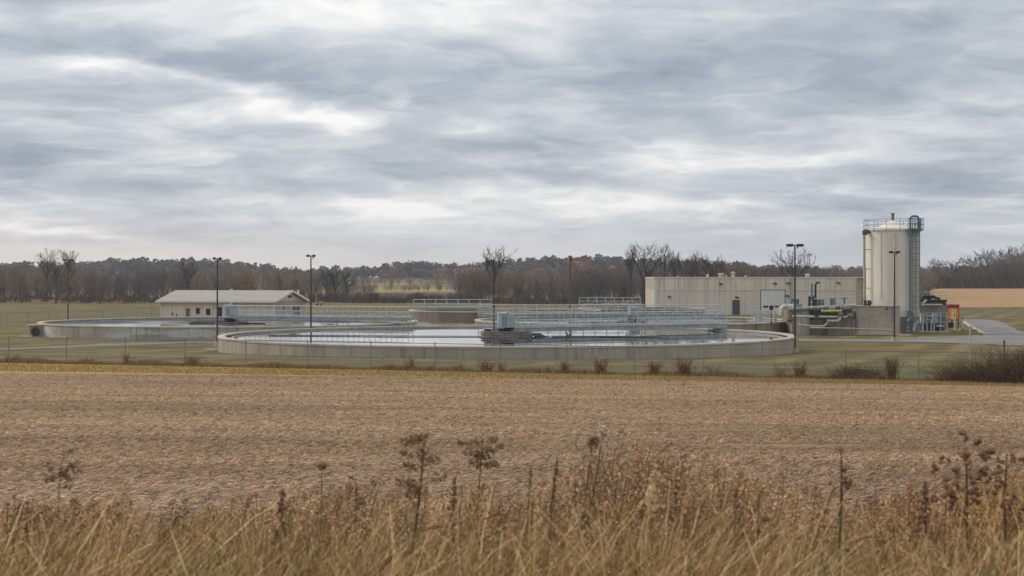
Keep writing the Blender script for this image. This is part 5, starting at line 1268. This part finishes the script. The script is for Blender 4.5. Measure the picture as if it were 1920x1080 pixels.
# ------------------------------------------------------------------ straw litter on the field
def straw():
    k = 480000
    py = RNG.uniform(709, 1010, k); px = RNG.uniform(-560, 2480, k)
    Yt = np.linspace(9, 78, 500); row = HZ+(EYE-gz(0*Yt, Yt))/Yt*F; Y = np.interp(-py, -row, Yt)
    x = (px-960)/F*Y; z = gz(x, Y)
    # patchy: bare soil shows in bands
    big = .5*np.sin(x*.13+Y*.55+1.5*np.sin(Y*.21))+.5*np.sin(x*.045-Y*.31+2)+.35*np.sin(Y*1.3+.08*x)*np.sin(x*.21+Y*.1)
    pt = .9*big+np.sin(x*.35+Y*.9)+np.sin(Y*2.1+x*.12+np.sin(x*.3)*2)+.8*np.sin(x*1.1-Y*.7+1)
    bigk = big; keep = (RNG.uniform(-3.4, 1.6, k) < pt) & (Y+.046*x < 77.1+.5*np.sin(x*.7)+.3*np.sin(x*2.3)); x, Y, z, pt, big = x[keep], Y[keep], z[keep], pt[keep], big[keep]; k = len(x)
    L = RNG.uniform(.04, .17, k)*.5*np.interp(Y, [11, 26], [1.8, 1]); w = RNG.uniform(.0018, .0046, k)*np.interp(Y, [10, 35, 75], [1, 1.7, 2.6])
    base = .55+.35*np.sin(x*.2)+.25*np.sin(Y*.5+x*.4); a = base+RNG.normal(0, .65, k); el = np.abs(RNG.normal(.05, .14, k))
    d = np.stack([np.cos(a)*np.cos(el), np.sin(a)*np.cos(el), np.sin(el)], 1); c = np.stack([x, Y, z+.012+L*np.sin(el)], 1)
    s = np.stack([-np.sin(a)*.6, np.cos(a)*.6, np.ones(k)*.8], 1); bend = np.stack([np.zeros(k), np.zeros(k), RNG.uniform(.0, .03, k)], 1)+RNG.normal(0, .010, (k, 3))
    e0 = c-d*L[:, None]; e1 = c+bend; e2 = c+d*L[:, None]; s = s*w[:, None]
    q = np.stack([np.stack([e0-s*.6, e0+s*.6, e1+s, e1-s], 1), np.stack([e1-s, e1+s, e2+s*.6, e2-s*.6], 1)], 1).reshape(-1, 3)
    pal = np.array([(.52, .345, .19), (.41, .27, .145), (.29, .19, .108), (.66, .47, .29), (.20, .135, .085), (.37, .28, .195), (.10, .075, .056)])
    col = pick(pal, k)*(1+.06*pt[:, None]+.22*big[:, None])*np.stack([np.interp(Y, [12, 25, 60], [.97, .98, 1.0]), np.interp(Y, [12, 25, 60], [.99, .98, .95]), np.interp(Y, [12, 25, 60], [1.14, 1.04, .92])], 1); o = fast_mesh('straw_litter', q, 4, M['veg'], np.repeat(col, 8, 0)); tag(o, 'brown straw stubble litter strewn over the harvested field', 'straw', kind='stuff')
straw()

# ------------------------------------------------------------------ roadside grass in the foreground
def blades(name, label, k, yr, rows, pal, pxr=(-620, 2540), wr=(.0018, .0042), lean=.35, curl=.5, hlim=(.12, 1.05)):
    Y = RNG.uniform(yr[0]**1.5, yr[1]**1.5, k)**(1/1.5); px = RNG.uniform(*pxr, k); x = (px-960)/F*Y; z = gz(x, Y)-.02
    top = np.interp(px, [0, 250, 450, 540, 700, 800, 1000, 1150, 1280, 1450, 1560, 1700, 1800, 1920], [0, 10, 5, -15, -15, 0, -10, -30, -25, 10, 20, 15, -10, -20])+RNG.uniform(*rows, k)+25*np.sin(px*.023+1)*np.sin(px*.0071)
    h = np.clip(EYE-(top-HZ)/F*Y-z, *hlim)*RNG.uniform(.75, 1.1, k)
    w = RNG.uniform(*wr, k); seg = 5
    clump = np.sin(px*.045)+np.sin(px*.018+2); la = RNG.normal(.25, lean, k)+.15*clump; lb = RNG.normal(0, lean, k); cu = np.abs(RNG.normal(curl, .35, k)); cs = np.where(RNG.uniform(size=k) < .72, 1, -1)
    def pt(f): return np.stack([x+h*(la*f*.6+cs*cu*f**2.5*.55), Y+h*lb*f, z+h*(f-.22*cu*f**3)], 1)
    ang = RNG.uniform(-.7, .7, k); s = np.stack([np.cos(ang), np.sin(ang), np.zeros(k)], 1)*w[:, None]; Q = []
    for i in range(seg):
        f0, f1 = i/seg, (i+1)/seg; Q.append(np.stack([pt(f0)-s*(1-f0*.8), pt(f0)+s*(1-f0*.8), pt(f1)+s*(1-f1*.8), pt(f1)-s*(1-f1*.8)], 1))
    q = np.stack(Q, 1).reshape(-1, 3); col = pal(px, Y, k); o = fast_mesh(name, q, 4, M['veg'], np.repeat(col, 4*seg, 0)); return tag(o, label, 'grass', kind='stuff')
STRAW_P = np.array([(.60, .40, .19), (.48, .30, .135), (.76, .56, .31), (.26, .155, .075), (.38, .24, .11), (.68, .48, .25), (.16, .10, .055)])
GREEN_P = np.array([(.16, .155, .05), (.20, .18, .06), (.11, .115, .04), (.26, .22, .08)])
def pal_mix(px, Y, k):
    c = pick(STRAW_P, k); gfrac = .10+.45*np.exp(-((px-330)/130)**2)+.22*np.exp(-((px-820)/100)**2)+.25*np.exp(-((px-1600)/150)**2)+.15*np.exp(-((px-80)/80)**2)
    m = RNG.uniform(size=k) < gfrac; c[m] = pick(GREEN_P, m.sum())
    return c*(1+.30*np.sin(px*.035+Y*1.3)*np.sin(px*.013+1)+.15*np.sin(px*.11+Y*3))[:, None]
blades('roadside_grass', 'dry tan and olive roadside grass along the bottom of the picture', 49000, (3.8, 7.0), (960, 1120), pal_mix)
blades('roadside_grass', 'coarse pale tan grass leaves leaning across the bottom edge', 3700, (3.7, 5.2), (950, 1080), lambda px, Y, k: pick(STRAW_P*1.15, k), wr=(.003, .0055), curl=.9, lean=.5)
blades('roadside_grass', 'short green tinted grass undergrowth at the bottom edge', 29000, (3.6, 7.5), (1010, 1150), lambda px, Y, k: np.where(RNG.uniform(size=(k, 1)) < .5, pick(GREEN_P*.7, k), pick(STRAW_P*.65, k)))
blades('roadside_grass', 'thin sprinkling of dry grass further down the bank', 32000, (7.0, 13.5), (930, 1010), lambda px, Y, k: pick(STRAW_P*.9, k), hlim=(.05, .5))

# fluffy weed masses (brown goldenrod thicket)
def fluff_cloud(n_st, px_c, px_w, yr, hr, pal, name, label, flu=150, fs=.0050):
    V = []; Cc = []
    for i in range(n_st):
        px = RNG.normal(px_c, px_w); Y = RNG.uniform(*yr); x = (px-960)/F*Y; z = float(gz(x, Y)); h = min(1.1, max(.15, EYE-(RNG.uniform(*hr)+45*((px-px_c)/(px_w*1.5))**2*.5-HZ)/F*Y-z))
        lx, ly = RNG.normal(.10, .10), RNG.normal(0, .08); f = np.linspace(0, 1, 7); pth = np.stack([x+lx*h*f**1.5, Y+ly*h*f, z+h*f], 1); s = np.array([.0022, 0, 0])
        for a, b_ in zip(pth, pth[1:]): V.append(np.stack([a-s, a+s, b_+s*.8, b_-s*.8])); 
        base = pick(pal, 1)[0]; Cc.append(np.repeat((base*.6)[None], 24, 0))
        m = flu; ff = 1.02-.45*RNG.uniform(0, 1, m)**1.3; rad = h*.11*np.interp(ff, [.55, .8, .93, 1.02], [.6, 1, .7, .1]); an = RNG.uniform(0, 2*np.pi, m); rr_ = rad*RNG.uniform(.2, 1, m)**.6
        c = np.stack([x+lx*h*ff**1.5+np.cos(an)*rr_, Y+ly*h*ff+np.sin(an)*rr_, z+h*ff+rr_*.5], 1)
        a = RNG.normal(0, 1, (m, 3)); a /= np.linalg.norm(a, axis=1)[:, None]; b_ = np.cross(a, RNG.normal(0, 1, (m, 3))); b_ /= np.linalg.norm(b_, axis=1)[:, None]; sz = RNG.uniform(.5, 1.6, m)[:, None]*fs
        V.append(np.stack([c-a*sz, c-b_*sz*.7, c+a*sz, c+b_*sz*.7], 1).reshape(-1, 3)); Cc.append(np.repeat(base[None]*RNG.uniform(.7, 1.35, (m, 1)), 4, 0))
    o = fast_mesh(name, np.concatenate(V), 4, M['veg'], np.concatenate(Cc)); return tag(o, label, 'weeds', kind='stuff')
BRN = np.array([(.50, .35, .20), (.36, .235, .13), (.62, .45, .27), (.43, .27, .145), (.24, .15, .085)])
TAN = np.array([(.48, .36, .235), (.40, .29, .18), (.34, .235, .14)])
TH = [(330, 1180, 95, (5.5, 8.5), (850, 985), BRN, 'tall brown weed thicket right of the picture centre'), (190, 1375, 100, (5.5, 8.5), (890, 985), BRN, 'rusty brown weed thicket left of the lone stalk'),
      (60, 1115, 40, (6, 7.5), (815, 900), TAN, 'pale fluffy weed tops above the centre thicket'), (90, 840, 110, (5.5, 8), (905, 1000), BRN, 'brown weeds in the middle left of the grass'),
      (60, 190, 50, (6, 8.5), (935, 1010), BRN, 'reddish brown weeds in the left foreground'), (60, 540, 45, (5.5, 8), (910, 1000), BRN, 'brown weeds below the left tank side'),
      (130, 1720, 65, (5.5, 8), (905, 990), BRN*np.array([1, .93, .95]), 'pinkish brown weeds left of the dark seed heads'), (110, 1890, 55, (5.5, 7.8), (890, 990), TAN*np.array([1.0, .88, .6]), 'golden brown weeds at the right edge'),
      (480, 900, 760, (5.5, 9), (925, 1010), BRN*.95, 'scattered brown weeds all along the bank'), (40, 40, 60, (5.5, 8), (930, 1010), BRN*.8, 'dark brown weeds at the left edge'), (45, 655, 40, (5.5, 8), (895, 990), BRN*.8, 'dark brown weeds under the ragged flat topped weed')]
for (n, pc, pw, yr, hr, pal, lab) in TH: fluff_cloud(n, pc, pw, yr, hr, pal, 'weed_thicket', lab)

# single weeds that stand out
M['stem'] = mat_plain('weed_stem', (.10, .065, .045), .9, 0, .3, 30, .1); M['seed'] = mat_plain('seed_head', (.20, .12, .075), .95, 0, .45, 60, .1)
M['seed_tan'] = mat_plain('seed_head_tan', (.24, .165, .10), .95, 0, .3, 60, .1); M['fluff'] = mat_plain('seed_fluff', (.50, .42, .32), .95, 0, .2, 60, .1)
def blob(m, c, r, rr):
    """small rough seed clump"""
    c = Vector(c)
    for _ in range(3):
        n = len(m.v); o_ = Vector((rr.uniform(-1, 1), rr.uniform(-1, 1), rr.uniform(-1, 1)))*r*.5
        for d in ((1,0,0),(-1,0,0),(0,1,0),(0,-1,0),(0,0,1.2),(0,0,-1)): v = c+o_+Vector(d)*r*rr.uniform(.55, 1.1); m.v.append(tuple(v))
        m.f += [tuple(n+i for i in q) for q in ((0,2,4),(2,1,4),(1,3,4),(3,0,4),(2,0,5),(1,2,5),(3,1,5),(0,3,5))]
def weed(label, px, pytop, Y, kind='umbel', lean=.1, size=.07, mat='seed', sr=.0035, name='dry_weed'):
    rr = random.Random(int(px*5+pytop)); xt = X(px, Y); zt = Zp(pytop, Y); x0 = xt-lean; z0 = g(x0, Y); h = zt-z0
    t = thing(name, label, 'weed', (x0, Y, z0-.01), group='single dry weeds standing above the grass')
    path = [Vector((lean*f**1.6+rr.uniform(-1, 1)*.008*(0 < f < 1), rr.uniform(-1, 1)*.008, h*f)) for f in (0, .2, .4, .6, .8, 1.0)]
    m = MB(); m.tube(path, [sr*1.3, sr*1.2, sr*1.1, sr, sr*.8, sr*.5], 6)
    heads = MB(); heads.tube([Vector((lean*f**1.6, 0, h*f)) for f in (.55, .7, .85, 1.0)], [sr*.5, sr*.5, sr*.4, sr*.4], 4)
    if kind == 'umbel':                        # flat topped broken cluster
        for k in range(15):
            f = rr.uniform(.80, .97); b0 = Vector((lean*f**1.6, 0, h*f)); a = rr.uniform(0, 6.28); L = size*rr.uniform(.5, 1.25); e = b0+Vector((math.cos(a)*L, math.sin(a)*L*.7, size*rr.uniform(.15, .9)-(L*.5 if rr.random() < .35 else 0)))
            heads.tube([b0, (b0+e)/2+Vector((0, 0, .008)), e], sr*.35, 4)
            for _ in range(16): blob(heads, e+Vector((rr.uniform(-1, 1), rr.uniform(-1, 1), rr.uniform(-.6, .6)))*size*.30, size*.075, rr)
        blob(heads, path[-1], size*.12, rr)
    elif kind == 'spire':
        for k in range(5):
            f = rr.uniform(.55, 1.0); blob(heads, (lean*f**1.6+rr.uniform(-.012, .012), rr.uniform(-.01, .01), h*f), size*.13, rr)
        e = Vector((lean*.75+.028, 0, h*.86)); heads.tube([Vector((lean*.7, 0, h*.80)), e], sr*.4, 4); blob(heads, e, size*.17, rr); blob(heads, e+Vector((-.062, 0, .004)), size*.09, rr)
        blob(heads, path[-1], size*.10, rr)
    elif kind == 'cluster':                    # dark knobbly seed heads on spreading twigs
        for k in range(26):
            f = rr.uniform(.62, .97); b0 = Vector((lean*f**1.6, 0, h*f)); a = rr.uniform(0, 6.28); L = size*rr.uniform(.3, 1.15); e = b0+Vector((math.cos(a)*L, math.sin(a)*L, size*rr.uniform(.25, .75)))
            heads.tube([b0, (b0+e)/2+Vector((0, 0, -.006)), e], sr*.35, 4)
            for _ in range(3): blob(heads, e+Vector((rr.uniform(-1, 1), rr.uniform(-1, 1), rr.uniform(-1, 1)))*size*.14, size*.10, rr)
    elif kind == 'plume':
        for k in range(110):
            f = rr.uniform(.60, 1.0); a = rr.uniform(0, 6.28); L = size*.55*(1.05-f)*2.2*rr.uniform(.2, 1)
            blob(heads, (lean*f**1.6+math.cos(a)*L, math.sin(a)*L, h*f+rr.uniform(0, .01)), size*.06, rr)
    elif kind == 'puff':
        for k in range(26): blob(heads, path[-1]+Vector((rr.uniform(-1, 1), rr.uniform(-1, 1), rr.uniform(-1.4, .6)))*size*.25, size*.12, rr)
    for k in range(3):                          # shrivelled leaves
        f = .2+.17*k; b0 = path[1].lerp(path[4], k/3); a = rr.uniform(0, 6.28); e = b0+Vector((math.cos(a)*.05, math.sin(a)*.03, -.02)); m.tube([b0, (b0+e)/2+Vector((0, 0, .012)), e], [sr*.4, sr*.9, sr*.2], 4)
    m.build('stem', M['stem'], t); heads.build('seed_head', M[mat], t)
    return t
weed('tall dry weed with ragged flat tan top, left of picture centre', 796, 826, 5.0, 'umbel', .07, .075, 'seed_tan', .0042)
weed('paler flat topped weed just right of the ragged one', 905, 822, 6.2, 'umbel', .04, .075, 'seed_tan')
weed('faint branching weed alone over the left field', 117, 848, 6.5, 'umbel', .03, .06, 'seed_tan', .0028)
weed('pale round headed weed in the left half', 604, 866, 7.0, 'puff', .02, .07, 'seed_tan', .0028)
weed('lone straight stalk with a few round buds on the right', 1577, 838, 5.2, 'spire', .01, .09, 'seed', .0045)
weed('large dark weed with knobbly seed clusters at right', 1812, 832, 5.2, 'cluster', .01, .105, 'seed', .0042)
weed('dark knobbly seed cluster nearest the right edge', 1888, 846, 5.4, 'cluster', .01, .075, 'seed', .0038)
weed('pale fluffy topped weed rising highest above the centre thicket', 1130, 800, 6.0, 'puff', .10, .07, 'fluff')
weed('second pale puff just below the highest one', 1112, 818, 6.1, 'puff', .09, .07, 'seed_tan')
weed('hooked dark weed top left of the centre thicket', 1045, 852, 5.3, 'plume', .05, .06, 'seed')
weed('slim pointed brown seed spike right of centre', 996, 868, 5.3, 'plume', .02, .045, 'seed')
weed('thick dark brown plume weed in the left centre grass', 530, 918, 5.2, 'plume', .02, .10, 'seed', .005)
weed('brown plume weed above the grass between ragged weed and centre', 852, 893, 5.6, 'plume', .01, .09, 'seed')
weed('small dark budded weed right of the centre thicket', 1270, 858, 5.8, 'cluster', .02, .05, 'seed')
weed('brown plume standing in the right centre thicket', 1380, 912, 5.4, 'plume', .0, .09, 'seed')
weed('dark crooked weed left of the right thicket', 1425, 918, 5.4, 'spire', .03, .07, 'seed')
weed('low dark weed stalk at the far left', 49, 955, 5.4, 'plume', .0, .05, 'seed')
weed('short brown seed plume left of the dark clusters', 1735, 900, 5.6, 'plume', .01, .10, 'seed')
weed('brown plume at the left of the ragged flat top', 668, 905, 5.8, 'plume', .01, .07, 'seed')
# long pale stalks lying across the grass
def stalk(label, pts, r):
    pts = [W_(px, py, Y) for px, py, Y in pts]; t = thing('grass_stalk', label, 'stalk', tuple(pts[0]), group='long pale stalks bent over the grass')
    c = catmull([p-pts[0] for p in pts], 6); m = MB(); m.tube(c, [r*(1-.6*i/len(c)) for i in range(len(c))], 6); m.build('stem', M['seed_tan'], t)
    m = MB(); e = c[-1]; m.tube([e, e+Vector((.04, 0, .015)), e+Vector((.07, .01, .01))], [r*.5, r*1.2, r*.2], 5); m.build('tip', M['seed'], t)
stalk('long pale stalk arching up from the bottom left of centre', [(650, 1100, 3.9), (700, 1042, 4.0), (745, 1016, 4.1), (790, 996, 4.2)], .0045)
stalk('pale stalk leaning right near the bottom centre', [(850, 1100, 3.9), (870, 1045, 4.0), (890, 1000, 4.2), (905, 975, 4.3)], .003)
stalk('pale bent stalk at the bottom right of centre', [(1490, 1085, 3.9), (1530, 1045, 4.0), (1565, 1022, 4.1), (1600, 1016, 4.2)], .0035)

# ------------------------------------------------------------------ air
hb_ = MB(); hb_.box(-1600, -60, -6, 1600, 1900, 60); hz_ = hb_.build('haze', None)
mh = bpy.data.materials.new('haze_air'); mh.use_nodes = True; th_ = mh.node_tree; th_.nodes.clear()
oh = th_.nodes.new('ShaderNodeOutputMaterial'); vh = th_.nodes.new('ShaderNodeVolumePrincipled'); vh.inputs['Density'].default_value = .00021; vh.inputs['Color'].default_value = (.80, .87, 1.0, 1); vh.inputs['Anisotropy'].default_value = .2
th_.links.new(vh.outputs[0], oh.inputs['Volume']); hz_.data.materials.append(mh); tag(hz_, kind='stuff', label='thin bluish air haze over the whole valley', cat='haze')
S.cycles.volume_bounces = 0
